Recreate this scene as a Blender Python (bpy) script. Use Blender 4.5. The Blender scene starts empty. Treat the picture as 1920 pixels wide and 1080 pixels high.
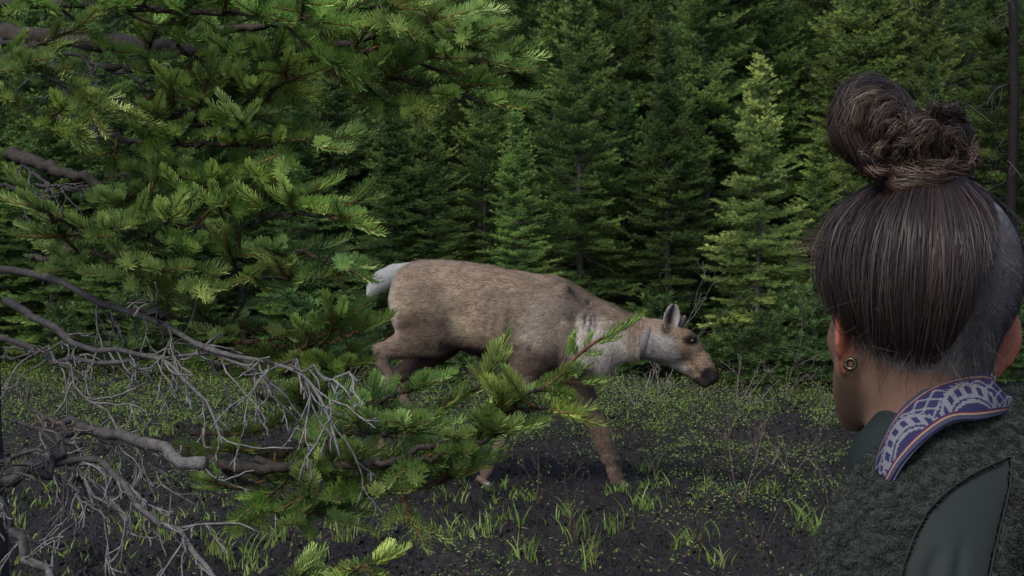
import bpy, math, random
import numpy as np
from mathutils import Vector

SEED = 7
rng = np.random.default_rng(SEED)
random.seed(SEED)
sc = bpy.context.scene
COL = sc.collection

# ------------------------------------------------------------------ camera
CAM_H, PITCH, FPX = 1.5, math.radians(3.3), 2637.0
cam_d = bpy.data.cameras.new('camera')
cam = bpy.data.objects.new('camera', cam_d)
COL.objects.link(cam)
cam.location = (0, 0, CAM_H)
cam.rotation_euler = (math.pi / 2 - PITCH, 0, 0)
cam_d.sensor_width = 36.0
cam_d.lens = 36.0 * FPX / 1920.0
cam_d.clip_start = 0.05
cam_d.clip_end = 1000
sc.camera = cam

# ------------------------------------------------------------------ light
SUN_EL, SUN_AZ = math.radians(50), math.radians(-150)      # soft overcast sun, behind and left of the camera
world = bpy.data.worlds.new('World')
sc.world = world
world.use_nodes = True
wn = world.node_tree
bg = wn.nodes['Background']
sky = wn.nodes.new('ShaderNodeTexSky')
sky.sky_type = 'NISHITA'
sky.sun_disc = False
sky.sun_elevation = SUN_EL
sky.sun_rotation = SUN_AZ
sky.air_density = 1.0
sky.dust_density = 3.0
sky.ozone_density = 1.0
wn.links.new(sky.outputs[0], bg.inputs[0])
bg.inputs[1].default_value = 0.12
sd = bpy.data.lights.new('sun', 'SUN')
sd.energy = 1.5
sd.angle = math.radians(14)
sd.color = (1.0, 0.95, 0.87)
sun = bpy.data.objects.new('sun', sd)
COL.objects.link(sun)
dirv = Vector((math.sin(SUN_AZ) * math.cos(SUN_EL), math.cos(SUN_AZ) * math.cos(SUN_EL), math.sin(SUN_EL)))
sun.rotation_euler = dirv.to_track_quat('Z', 'Y').to_euler()
sun.location = (-4, -4, 12)
sc.view_settings.view_transform = 'Standard'
sc.view_settings.look = 'None'
sc.view_settings.gamma = 1
sc.view_settings.use_curve_mapping = False
sc.view_settings.exposure = 0.6
sc.render.engine = 'CYCLES'

# ------------------------------------------------------------------ helpers
UP = np.array([0.0, 0.0, 1.0])


def P(px, py, Y):
    """photo pixel + distance in front of the camera -> world point"""
    x = (px - 960.0) / FPX
    u = (540.0 - py) / FPX
    d = np.array([x, math.cos(PITCH) + u * math.sin(PITCH), -math.sin(PITCH) + u * math.cos(PITCH)])
    return np.array([0, 0, CAM_H]) + d * (Y / d[1])


def proj(V):
    """world points -> photo pixels (used only to lay markings out on built surfaces)"""
    V = np.asarray(V)
    dy = V[:, 1]
    dz = V[:, 2] - CAM_H
    depth = dy * math.cos(PITCH) - dz * math.sin(PITCH)
    up = dy * math.sin(PITCH) + dz * math.cos(PITCH)
    return 960 + V[:, 0] / depth * FPX, 540 - up / depth * FPX


def nrm(v):
    v = np.asarray(v, float)
    return v / np.maximum(np.linalg.norm(v, axis=-1, keepdims=True), 1e-9)


def lerp(a, b, t):
    return a + (b - a) * t


def sstep(a, b, x):
    t = np.clip((x - a) / (b - a), 0, 1)
    return t * t * (3 - 2 * t)


def _h(ix, iy, iz, s):
    with np.errstate(over='ignore'):
        n = (ix.astype(np.int64) * 73856093) ^ (iy.astype(np.int64) * 19349663) ^ (iz.astype(np.int64) * 83492791) ^ (s * 2654435)
        n = n & 0x7fffffff
        n = (n ^ (n >> 13)) * 1274126177 & 0x7fffffff
        n = (n ^ (n >> 16)) & 0xffff
    return n / 65535.0


def noise(p, freq, seed=0):
    """value noise 0..1 on N x 3 (or N x 2) points"""
    p = np.asarray(p, float)
    if p.shape[1] == 2:
        p = np.column_stack([p, np.zeros(len(p))])
    q = p * freq + 137.31
    i = np.floor(q).astype(np.int64)
    f = q - i
    f = f * f * (3 - 2 * f)
    r = 0
    for dx in (0, 1):
        wx = f[:, 0] if dx else 1 - f[:, 0]
        for dy in (0, 1):
            wy = f[:, 1] if dy else 1 - f[:, 1]
            for dz in (0, 1):
                wz = f[:, 2] if dz else 1 - f[:, 2]
                r = r + wx * wy * wz * _h(i[:, 0] + dx, i[:, 1] + dy, i[:, 2] + dz, seed)
    return r


def fbm(p, freq, octv=4, seed=0):
    a, s, t = 1.0, 0.0, 0.0
    for k in range(octv):
        s = s + a * noise(p, freq * 2 ** k, seed + k)
        t += a
        a *= 0.5
    return s / t


class Geo:
    """collects vertices, triangles, quads and vertex colours for ONE mesh"""
    def __init__(self):
        self.v, self.t, self.q, self.c, self.n = [], [], [], [], 0

    def add(self, v, tris=None, quads=None, col=None):
        v = np.asarray(v, float).reshape(-1, 3)
        if tris is not None and len(tris):
            self.t.append(np.asarray(tris).reshape(-1, 3) + self.n)
        if quads is not None and len(quads):
            self.q.append(np.asarray(quads).reshape(-1, 4) + self.n)
        if col is None:
            col = np.ones((len(v), 3))
        col = np.asarray(col, float)
        if col.ndim == 1:
            col = np.tile(col, (len(v), 1))
        self.v.append(v)
        self.c.append(col)
        self.n += len(v)

    def mesh(self, name, smooth=True):
        me = bpy.data.meshes.new(name)
        if not self.v:
            return me
        v = np.concatenate(self.v)
        c = np.concatenate(self.c)
        t = np.concatenate(self.t) if self.t else np.zeros((0, 3), int)
        q = np.concatenate(self.q) if self.q else np.zeros((0, 4), int)
        me.vertices.add(len(v))
        me.vertices.foreach_set('co', v.astype(np.float32).ravel())
        nl = len(t) * 3 + len(q) * 4
        me.loops.add(nl)
        me.loops.foreach_set('vertex_index', np.concatenate([t.ravel(), q.ravel()]).astype(np.int32))
        me.polygons.add(len(t) + len(q))
        st = np.concatenate([np.arange(len(t)) * 3, len(t) * 3 + np.arange(len(q)) * 4]).astype(np.int32)
        me.polygons.foreach_set('loop_start', st)
        if smooth:
            me.polygons.foreach_set('use_smooth', np.ones(len(t) + len(q), bool))
        a = me.color_attributes.new('Col', 'FLOAT_COLOR', 'POINT')
        a.data.foreach_set('color', np.column_stack([c, np.ones(len(c))]).astype(np.float32).ravel())
        me.update(calc_edges=True)
        return me


def link(name, me, mat=None, parent=None, loc=None):
    o = bpy.data.objects.new(name, me)
    COL.objects.link(o)
    if mat is not None and me is not None and not me.materials:
        me.materials.append(mat)
    if parent is not None:
        o.parent = parent
    if loc is not None:
        o.location = loc
    return o


def thing(name, label, cat, loc=(0, 0, 0), rz=0.0, group=None, me=None, mat=None):
    o = link(name, me, mat)
    o.location = loc
    o.rotation_euler = (0, 0, rz)
    o['label'] = label
    o['category'] = cat
    if group:
        o['group'] = group
    return o


def part(name, geo, mat, parent, smooth=True, kind=None, label=None):
    """a child whose geometry is given in world space; moved into the parent's frame"""
    me = geo.mesh(name, smooth)
    org = np.array(root_loc(parent))
    if len(me.vertices) and np.abs(org).sum() > 0:
        co = np.empty(len(me.vertices) * 3, np.float32)
        me.vertices.foreach_get('co', co)
        co = co.reshape(-1, 3) - org
        me.vertices.foreach_set('co', co.astype(np.float32).ravel())
    o = link(name, me, mat, parent)
    if kind:
        o['kind'] = kind
    if label:
        o['label'] = label
    return o


def root_loc(o):
    while o.parent:
        o = o.parent
    return o.location


def spline(pts, n):
    pts = np.asarray(pts, float)
    if len(pts) == 2:
        return np.linspace(pts[0], pts[1], n)
    d = np.r_[0, np.cumsum(np.linalg.norm(np.diff(pts, axis=0), axis=1))]
    u = np.linspace(0, d[-1], n)
    k = np.clip(np.searchsorted(d, u, side='right') - 1, 0, len(pts) - 2)
    t = ((u - d[k]) / (d[k + 1] - d[k]))[:, None]
    p0 = pts[np.maximum(k - 1, 0)]
    p1 = pts[k]
    p2 = pts[k + 1]
    p3 = pts[np.minimum(k + 2, len(pts) - 1)]
    return 0.5 * (2 * p1 + (p2 - p0) * t + (2 * p0 - 5 * p1 + 4 * p2 - p3) * t ** 2 + (3 * p1 - p0 - 3 * p2 + p3) * t ** 3)


def tubes(geo, paths, radii, sides=5, col=(1, 1, 1), cap=True, bump=0.0):
    """paths M x N x 3, radii M x N"""
    paths = np.asarray(paths, float)
    if paths.ndim == 2:
        paths = paths[None]
    M, N, _ = paths.shape
    radii = np.broadcast_to(np.asarray(radii, float), (M, N))
    T = nrm(np.gradient(paths, axis=1))
    mean = np.abs(T.mean(axis=1))
    ref = np.eye(3)[np.argmin(mean, axis=1)][:, None, :]
    A = nrm(np.cross(T, ref))
    B = np.cross(T, A)
    ang = np.arange(sides) * 2 * np.pi / sides
    R = radii[:, :, None, None]
    if bump:
        R = R * (1 + bump * (rng.random((M, N, sides, 1)) - .5))
    V = paths[:, :, None, :] + R * (np.cos(ang)[None, None, :, None] * A[:, :, None, :] + np.sin(ang)[None, None, :, None] * B[:, :, None, :])
    base = (np.arange(M) * N * sides)[:, None, None]
    i = (np.arange(N - 1) * sides)[None, :, None]
    j = np.arange(sides)[None, None, :]
    j2 = (j + 1) % sides
    q = np.stack([base + i + j, base + i + j2, base + i + sides + j2, base + i + sides + j], -1).reshape(-1, 4)
    c = np.asarray(col, float)
    if c.ndim == 1:
        cc = np.tile(c, (M * N * sides, 1))
    elif c.ndim == 2:
        cc = np.repeat(c, N * sides, axis=0)
    else:
        cc = np.repeat(c.reshape(-1, 3), sides, axis=0)
    tr = []
    if cap and sides >= 3:
        b = (np.arange(M) * N * sides)[:, None]
        k = np.arange(1, sides - 1)[None, :]
        tr = np.concatenate([np.stack([b + 0 * k, b + k + 1, b + k], -1).reshape(-1, 3),
                             np.stack([b + 0 * k, b + k, b + k + 1], -1).reshape(-1, 3) + (N - 1) * sides])
    geo.add(V.reshape(-1, 3), tris=tr, quads=q, col=cc)


def ribbons(geo, paths, widths, nrml=None, col=(1, 1, 1)):
    """thin strands, M x N x 3, facing nrml (M x N x 3)"""
    M, N, _ = paths.shape
    T = nrm(np.gradient(paths, axis=1))
    if nrml is None:
        nrml = np.broadcast_to(np.array([0, -1.0, 0.25]), paths.shape)
    S = nrm(np.cross(T, nrml))
    w = np.broadcast_to(widths, (M, N))[:, :, None]
    V = np.stack([paths - S * w * .5, paths + S * w * .5], 2)
    base = (np.arange(M) * N * 2)[:, None]
    i = (np.arange(N - 1) * 2)[None, :]
    q = np.stack([base + i, base + i + 1, base + i + 3, base + i + 2], -1).reshape(-1, 4)
    c = np.asarray(col, float)
    if c.ndim == 1:
        cc = np.tile(c, (M * N * 2, 1))
    elif c.ndim == 2:
        cc = np.repeat(c, N * 2, axis=0)
    else:
        cc = np.repeat(c.reshape(-1, 3), 2, axis=0)
    geo.add(V.reshape(-1, 3), quads=q, col=cc)


def perp(a):
    ref = np.where(np.abs(a[:, 2:3]) > 0.9, np.array([[1.0, 0, 0]]), np.array([[0, 0, 1.0]]))
    u = nrm(np.cross(a, ref))
    return u, np.cross(a, u)


def brush(geo, S, E, n, nl, nw, ang, upb, col, blunt=False, tipc=None, lo=0.0):
    """needles round shoots S -> E"""
    S = np.asarray(S, float)
    E = np.asarray(E, float)
    M = len(S)
    if M == 0:
        return
    a = nrm(E - S)
    u, v = perp(a)
    i = np.arange(n)[None, :]
    t = lo + (1 - lo) * (i + rng.random((M, n))) / n
    phi = i * 2.39996 + rng.random((M, 1)) * 6.28 + rng.normal(0, .25, (M, n))
    pos = S[:, None] + (E - S)[:, None] * t[..., None]
    rad = np.cos(phi)[..., None] * u[:, None] + np.sin(phi)[..., None] * v[:, None]
    al = ang * (1 - 0.7 * t ** 4) * (1 + rng.normal(0, .12, (M, n)))
    d = a[:, None] * np.cos(al)[..., None] + rad * np.sin(al)[..., None] + UP * upb
    d = nrm(d)
    L = (nl * (0.8 + .3 * rng.random((M, n))) * (1 - .25 * t ** 6))[..., None]
    side = nrm(np.cross(d, a[:, None] + rad * .3 + 1e-4))
    col = np.asarray(col, float)
    if col.ndim == 1:
        col = np.tile(col, (M, 1))
    cc = col[:, None, :] * (0.78 + .44 * rng.random((M, n, 1)))
    if tipc is not None:
        cc = cc * (1 - .5 * (t ** 3)[..., None]) + np.asarray(tipc) * .5 * (t ** 3)[..., None]
    pos, d, L, side, cc = [x.reshape(-1, x.shape[-1]) for x in (pos, d, L, side, cc)]
    K = len(pos)
    k = np.arange(K)[:, None]
    if blunt:
        bend = UP * 0.12
        mid = pos + d * L * .5
        tip = pos + nrm(d + bend) * L
        V = np.stack([pos, mid - side * nw * .5, mid + side * nw * .5, tip - side * nw * .3, tip + side * nw * .3], 1)
        c5 = np.repeat(cc, 5, axis=0).reshape(K, 5, 3)
        c5[:, 3:] *= 1.12
        geo.add(V.reshape(-1, 3), tris=k * 5 + np.array([[0, 2, 1]]), quads=k * 5 + np.array([[1, 2, 4, 3]]), col=c5.reshape(-1, 3))
    else:
        V = np.stack([pos - side * nw * .5, pos + side * nw * .5, pos + d * L], 1)
        geo.add(V.reshape(-1, 3), tris=k * 3 + np.array([[0, 1, 2]]), col=np.repeat(cc, 3, axis=0))


# implicit surfaces: smooth unions of tapered capsules, meshed into one continuous skin
class Field:
    def __init__(self, xs, ys, zs):
        self.ax = (np.asarray(xs), np.asarray(ys), np.asarray(zs))
        self.F = np.full((len(xs), len(ys), len(zs)), 1.0, np.float32)

    def sub(self, lo, hi):
        sl = []
        for k in range(3):
            a = self.ax[k]
            i0 = max(0, np.searchsorted(a, lo[k]) - 1)
            i1 = min(len(a), np.searchsorted(a, hi[k]) + 1)
            sl.append(slice(i0, max(i1, i0)))
        g = [self.ax[0][sl[0]][:, None, None], self.ax[1][sl[1]][None, :, None], self.ax[2][sl[2]][None, None, :]]
        return tuple(sl), g

    def blend(self, sl, d, k, cut=False):
        f = self.F[sl]
        if cut:
            d = -d
            h = np.clip(.5 - .5 * (d - f) / max(k, 1e-6), 0, 1)
            h = 1 - h
            self.F[sl] = f * (1 - h) + d * h + k * h * (1 - h)
            return
        h = np.clip(.5 + .5 * (d - f) / max(k, 1e-6), 0, 1)
        self.F[sl] = d * (1 - h) + f * h - k * h * (1 - h)

    def cone(self, a, b, ra, rb, k=.02, sc=(1, 1, 1), cut=False):
        a = np.asarray(a, float)
        b = np.asarray(b, float)
        s = np.asarray(sc, float)
        m = max(ra, rb) * max(s) + k * 2 + .01
        sl, g = self.sub(np.minimum(a, b) - m, np.maximum(a, b) + m)
        if min(g[0].size, g[1].size, g[2].size) == 0:
            return
        A, B = a / s, b / s
        ba = B - A
        L = float((ba ** 2).sum()) + 1e-9
        px, py, pz = g[0] / s[0] - A[0], g[1] / s[1] - A[1], g[2] / s[2] - A[2]
        h = np.clip((px * ba[0] + py * ba[1] + pz * ba[2]) / L, 0, 1)
        d = np.sqrt((px - h * ba[0]) ** 2 + (py - h * ba[1]) ** 2 + (pz - h * ba[2]) ** 2) - (ra + (rb - ra) * h)
        self.blend(sl, (d * s.min()).astype(np.float32), k, cut)

    def ell(self, c, r, k=.02, R=None, cut=False):
        c = np.asarray(c, float)
        r = np.asarray(r, float)
        m = r.max() + k * 2 + .01
        sl, g = self.sub(c - m, c + m)
        if min(g[0].size, g[1].size, g[2].size) == 0:
            return
        x, y, z = g[0] - c[0], g[1] - c[1], g[2] - c[2]
        if R is not None:
            R = np.asarray(R)           # rows are the local axes
            x, y, z = (R[0, 0] * x + R[0, 1] * y + R[0, 2] * z, R[1, 0] * x + R[1, 1] * y + R[1, 2] * z, R[2, 0] * x + R[2, 1] * y + R[2, 2] * z)
        q = np.sqrt((x / r[0]) ** 2 + (y / r[1]) ** 2 + (z / r[2]) ** 2)
        q2 = np.sqrt((x / r[0] ** 2) ** 2 + (y / r[1] ** 2) ** 2 + (z / r[2] ** 2) ** 2)
        d = q * (q - 1) / np.maximum(q2, 1e-6)
        self.blend(sl, d.astype(np.float32), k, cut)

    def mesh(self, smooth=2):
        F = self.F
        ins = F < 0
        nx, ny, nz = F.shape
        cnt = np.zeros((nx - 1, ny - 1, nz - 1), np.int8)
        for dx in (0, 1):
            for dy in (0, 1):
                for dz in (0, 1):
                    cnt += ins[dx:nx - 1 + dx, dy:ny - 1 + dy, dz:nz - 1 + dz]
        act = (cnt > 0) & (cnt < 8)
        I = np.argwhere(act)
        ids = np.full(act.shape, -1, np.int64)
        ids[act] = np.arange(len(I))
        corners = [(a, b, c) for a in (0, 1) for b in (0, 1) for c in (0, 1)]
        val = {c: F[I[:, 0] + c[0], I[:, 1] + c[1], I[:, 2] + c[2]] for c in corners}
        pos = {c: np.stack([self.ax[k][I[:, k] + c[k]] for k in range(3)], 1) for c in corners}
        S = np.zeros((len(I), 3))
        W = np.zeros(len(I))
        for a in corners:
            for k in range(3):
                if a[k] == 0:
                    b = list(a)
                    b[k] = 1
                    b = tuple(b)
                    va, vb = val[a], val[b]
                    m = (va < 0) != (vb < 0)
                    t = np.where(m, va / np.where(m, va - vb, 1), 0)
                    S += np.where(m[:, None], pos[a] + (pos[b] - pos[a]) * t[:, None], 0)
                    W += m
        V = S / np.maximum(W, 1)[:, None]
        Q = []
        for k in range(3):
            s0 = [slice(None)] * 3
            s1 = [slice(None)] * 3
            s0[k] = slice(0, -1)
            s1[k] = slice(1, None)
            a, b = ins[tuple(s0)], ins[tuple(s1)]
            E = np.argwhere(a != b)
            o = [j for j in range(3) if j != k]
            ok = np.all([(E[:, j] > 0) & (E[:, j] < F.shape[j] - 1) for j in o], axis=0)
            E = E[ok]
            fl = a[tuple(E.T)]
            def cell(d0, d1):
                e = E.copy()
                e[:, o[0]] += d0
                e[:, o[1]] += d1
                return ids[tuple(e.T)]
            q = np.stack([cell(-1, -1), cell(0, -1), cell(0, 0), cell(-1, 0)], 1)
            if k == 1:
                fl = ~fl
            q[~fl] = q[~fl][:, ::-1]
            Q.append(q)
        Q = np.concatenate(Q)
        Q = Q[(Q >= 0).all(1)]
        for _ in range(smooth):
            acc = np.zeros_like(V)
            n = np.zeros(len(V))
            for i in range(4):
                a, b = Q[:, i], Q[:, (i + 1) % 4]
                for c in range(3):
                    acc[:, c] += np.bincount(a, V[b, c], len(V)) + np.bincount(b, V[a, c], len(V))
                n += np.bincount(a, minlength=len(V)) + np.bincount(b, minlength=len(V))
            V = V * .4 + .6 * acc / np.maximum(n, 1)[:, None]
        return V, Q


def vnormals(V, Q):
    n = np.cross(V[Q[:, 2]] - V[Q[:, 0]], V[Q[:, 3]] - V[Q[:, 1]])
    N = np.zeros_like(V)
    for i in range(4):
        for c in range(3):
            N[:, c] += np.bincount(Q[:, i], n[:, c], len(V))
    return nrm(N)


def scatter(V, Q, n, mask=None):
    """random points on a quad mesh -> positions, index of the nearest corner"""
    a = np.linalg.norm(np.cross(V[Q[:, 2]] - V[Q[:, 0]], V[Q[:, 3]] - V[Q[:, 1]]), axis=1)
    if mask is not None:
        a = a * mask[Q].mean(1)
    f = rng.choice(len(Q), n, p=a / a.sum())
    s, t = rng.random((n, 1)), rng.random((n, 1))
    q = Q[f]
    p = (V[q[:, 0]] * (1 - s) + V[q[:, 1]] * s) * (1 - t) + (V[q[:, 3]] * (1 - s) + V[q[:, 2]] * s) * t
    w = np.where(t[:, 0] < .5, np.where(s[:, 0] < .5, q[:, 0], q[:, 1]), np.where(s[:, 0] < .5, q[:, 3], q[:, 2]))
    return p, w


# ------------------------------------------------------------------ materials
def material(name, base=(1, 1, 1), rough=.8, vary=.25, nscale=20, bump=0.0, bscale=60, trans=0.0, spec=.3, attr=True, objvar=0.0, sheen=0.0, extra=None):
    m = bpy.data.materials.new(name)
    m.use_nodes = True
    nt = m.node_tree
    N, L = nt.nodes, nt.links
    pb = N['Principled BSDF']
    pb.inputs['Roughness'].default_value = rough
    pb.inputs['Specular IOR Level'].default_value = spec
    if sheen:
        pb.inputs['Sheen Weight'].default_value = sheen
    tc = N.new('ShaderNodeTexCoord')
    no = N.new('ShaderNodeTexNoise')
    no.inputs['Scale'].default_value = nscale
    no.inputs['Detail'].default_value = 5
    L.new(tc.outputs['Object'], no.inputs['Vector'])
    mr = N.new('ShaderNodeMapRange')
    mr.inputs[1].default_value = .3
    mr.inputs[2].default_value = .7
    mr.inputs[3].default_value = 1 - vary
    mr.inputs[4].default_value = 1 + vary
    L.new(no.outputs['Fac'], mr.inputs[0])
    col = N.new('ShaderNodeRGB')
    col.outputs[0].default_value = (*base, 1)
    cur = col.outputs[0]
    if attr:
        at = N.new('ShaderNodeAttribute')
        at.attribute_name = 'Col'
        mx = N.new('ShaderNodeVectorMath')
        mx.operation = 'MULTIPLY'
        L.new(cur, mx.inputs[0])
        L.new(at.outputs['Color'], mx.inputs[1])
        cur = mx.outputs[0]
    sc_ = N.new('ShaderNodeVectorMath')
    sc_.operation = 'SCALE'
    L.new(cur, sc_.inputs[0])
    L.new(mr.outputs[0], sc_.inputs['Scale'])
    cur = sc_.outputs[0]
    if objvar:
        oi = N.new('ShaderNodeObjectInfo')
        hs = N.new('ShaderNodeHueSaturation')
        m1 = N.new('ShaderNodeMapRange')
        m1.inputs[3].default_value = 1 - objvar
        m1.inputs[4].default_value = 1 + objvar
        L.new(oi.outputs['Random'], m1.inputs[0])
        L.new(m1.outputs[0], hs.inputs['Value'])
        m2 = N.new('ShaderNodeMapRange')
        m2.inputs[3].default_value = .485
        m2.inputs[4].default_value = .515
        mm = N.new('ShaderNodeMath')
        mm.operation = 'FRACT'
        m3 = N.new('ShaderNodeMath')
        m3.operation = 'MULTIPLY'
        m3.inputs[1].default_value = 7.31
        L.new(oi.outputs['Random'], m3.inputs[0])
        L.new(m3.outputs[0], mm.inputs[0])
        L.new(mm.outputs[0], m2.inputs[0])
        L.new(m2.outputs[0], hs.inputs['Hue'])
        L.new(cur, hs.inputs['Color'])
        cur = hs.outputs[0]
    L.new(cur, pb.inputs['Base Color'])
    if bump:
        b2 = N.new('ShaderNodeTexNoise')
        b2.inputs['Scale'].default_value = bscale
        b2.inputs['Detail'].default_value = 6
        L.new(tc.outputs['Object'], b2.inputs['Vector'])
        bn = N.new('ShaderNodeBump')
        bn.inputs['Strength'].default_value = 1
        bn.inputs['Distance'].default_value = bump
        L.new(b2.outputs['Fac'], bn.inputs['Height'])
        L.new(bn.outputs[0], pb.inputs['Normal'])
    if trans:
        tr = N.new('ShaderNodeBsdfTranslucent')
        L.new(cur, tr.inputs['Color'])
        mix = N.new('ShaderNodeMixShader')
        mix.inputs[0].default_value = trans
        L.new(pb.outputs[0], mix.inputs[1])
        L.new(tr.outputs[0], mix.inputs[2])
        L.new(mix.outputs[0], N['Material Output'].inputs['Surface'])
    return m


M_NEEDLE = material('needle_near', rough=.45, vary=.15, nscale=6, trans=.3, spec=.45)
M_FIR = material('needle_far', rough=.55, vary=.3, nscale=2.2, trans=.22, spec=.35, objvar=.28)
M_BARK = material('bark', rough=.9, vary=.5, nscale=45, bump=.004, bscale=90)
M_TWIG = material('dead_twig', rough=.9, vary=.45, nscale=70, bump=.0025, bscale=260)
M_MUD = material('peat', rough=.72, vary=.45, nscale=30, bump=.03, bscale=55, spec=.28)
M_LEAF = material('leaf', rough=.5, vary=.2, nscale=4, trans=.3, spec=.35)
M_FUR = material('fur', rough=.85, vary=.1, nscale=25, bump=.003, bscale=120, spec=.15)
M_HAIRS = material('fur_hair', rough=.7, vary=.08, nscale=12, trans=.12, spec=.2)
M_SKIN = material('skin', rough=.55, vary=.07, nscale=70, bump=.0004, bscale=500, spec=.35)
M_SKIN.node_tree.nodes['Principled BSDF'].inputs['Subsurface Weight'].default_value = .12
M_SKIN.node_tree.nodes['Principled BSDF'].inputs['Subsurface Radius'].default_value = (.01, .004, .002)
M_SKIN.node_tree.nodes['Principled BSDF'].inputs['Subsurface Scale'].default_value = .6
M_HAIR = material('hair', rough=.45, vary=.15, nscale=30, spec=.24)
M_FLEECE = material('fleece', rough=.95, vary=.35, nscale=160, bump=.004, bscale=190, spec=.1, sheen=.15)
M_CLOTH = material('softshell', rough=.8, vary=.06, nscale=10, bump=.0004, bscale=900, spec=.2)
M_WOVEN = material('woven', rough=.9, vary=.08, nscale=600, spec=.1)
M_METAL = material('metal', rough=.3, vary=.1, nscale=50, spec=.6)
M_METAL.node_tree.nodes['Principled BSDF'].inputs['Metallic'].default_value = .8
M_EYE = material('eye', rough=.08, vary=0, spec=.7)

# ------------------------------------------------------------------ ground
def ground_z(xy):
    xy = np.asarray(xy, float).reshape(-1, 2)
    y = xy[:, 1]
    near = 1 - sstep(13.5, 17, y)
    z = (fbm(xy, .7, 2, 5) - .5) * lerp(.14, .05, near) - .030 * near
    wx = xy + (np.stack([noise(xy, 9, 51), noise(xy, 9, 52)], 1) - .5) * .09
    z = z + near * (fbm(wx, 3.2, 2, 11) - .5) * .07
    rough = .55 + .9 * sstep(.3, .7, noise(xy, 1.3, 61))
    for fr, am, sd_ in ((7, .055, 21), (15, .048, 22), (31, .034, 23), (58, .018, 24)):
        r = np.abs(noise(wx, fr, sd_) * 2 - 1)
        z = z + near * rough * (r - .35) * am
    z = z + sstep(15, 40, y) * 1.0 + sstep(36, 90, y) * 22
    return z


def build_ground():
    def axis(lo, hi, a, b, fine):
        mid = list(np.arange(a, b, fine))
        left, right = [], []
        p, s = a, fine
        while p > lo:
            s *= 1.35
            p -= s
            left.append(p)
        p, s = b, fine
        while p < hi:
            s *= 1.35
            p += s
            right.append(p)
        return np.array(left[::-1] + mid + right)
    xs = axis(-220, 220, -2.9, 2.9, .0125)
    ys = []
    y = 5.2
    while y < 14:
        ys.append(y)
        y += .0105 + max(0, y - 5.5) * .0042
    low, s, p = [], .02, 5.2
    while p > -60:
        s *= 1.4
        p -= s
        low.append(p)
    s, p = .06, y
    hi = []
    while p < 260:
        hi.append(p)
        s *= 1.13
        p += s
    ys = np.array(low[::-1] + ys + hi)
    X, Y = np.meshgrid(xs, ys, indexing='ij')
    xy = np.stack([X.ravel(), Y.ravel()], 1)
    z = ground_z(xy)
    nx, ny = X.shape
    i = np.arange(nx - 1)[:, None] * ny
    j = np.arange(ny - 1)[None, :]
    q = np.stack([i + j, i + ny + j, i + ny + j + 1, i + j + 1], -1).reshape(-1, 4)
    w = fbm(xy, 1.1, 3, 31)
    peat = np.array([.0140, .0126, .0136])
    wet = np.array([.0088, .0082, .0094])
    floor_ = np.array([.018, .024, .010])
    c = lerp(peat, wet, sstep(.45, .6, w)[:, None])
    litter = noise(xy, 55, 41)
    c = lerp(c, np.array([.045, .036, .028]), (sstep(.80, .95, litter) * .6)[:, None])
    c = lerp(c, floor_, sstep(11.5, 14, xy[:, 1])[:, None])
    g = Geo()
    g.add(np.column_stack([xy, z]), quads=q, col=c)
    o = link('ground', g.mesh('ground'), M_MUD)
    o['kind'] = 'structure'


build_ground()

# loose crumbs and clods of peat
g = Geo()
n = 26000
yy_ = 5.4 + 7 * rng.random(n) ** 1.1
b = np.stack([(rng.random(n) * 2 - 1) * (yy_ * 960 / FPX + .5), yy_], 1)
b = b[noise(b, 2.2, 66) + rng.normal(0, .15, n) > .42]
n = len(b)
r = .004 + .011 * rng.random(n) ** 2.5
c0 = np.column_stack([b, ground_z(b) + r * .35])
octa = np.array([[1, 0, 0], [-1, 0, 0], [0, 1, 0], [0, -1, 0], [0, 0, 1], [0, 0, -1.0], [.7, .7, .3], [-.7, -.7, .3]])
V = c0[:, None] + octa[None] * r[:, None, None] * (.6 + .7 * rng.random((n, 8, 1))) + rng.normal(0, .2, (n, 8, 3)) * r[:, None, None]
tr = np.array([[4, 0, 6], [4, 6, 2], [4, 2, 1], [4, 1, 7], [4, 7, 3], [4, 3, 0], [5, 2, 0], [5, 1, 2], [5, 3, 1], [5, 0, 3], [0, 2, 6], [1, 3, 7]])
cc = np.array([.0135, .012, .013]) * (.6 + .9 * rng.random((n, 1)))
g.add(V.reshape(-1, 3), tris=(np.arange(n)[:, None, None] * 8 + tr[None]).reshape(-1, 3), col=np.repeat(cc, 8, axis=0))
o = link('peat_crumbs', g.mesh('peat_crumbs', smooth=False), M_MUD)
o['kind'] = 'stuff'

# ------------------------------------------------------------------ firs behind
BARK_FAR = np.array([.055, .050, .048])


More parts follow.
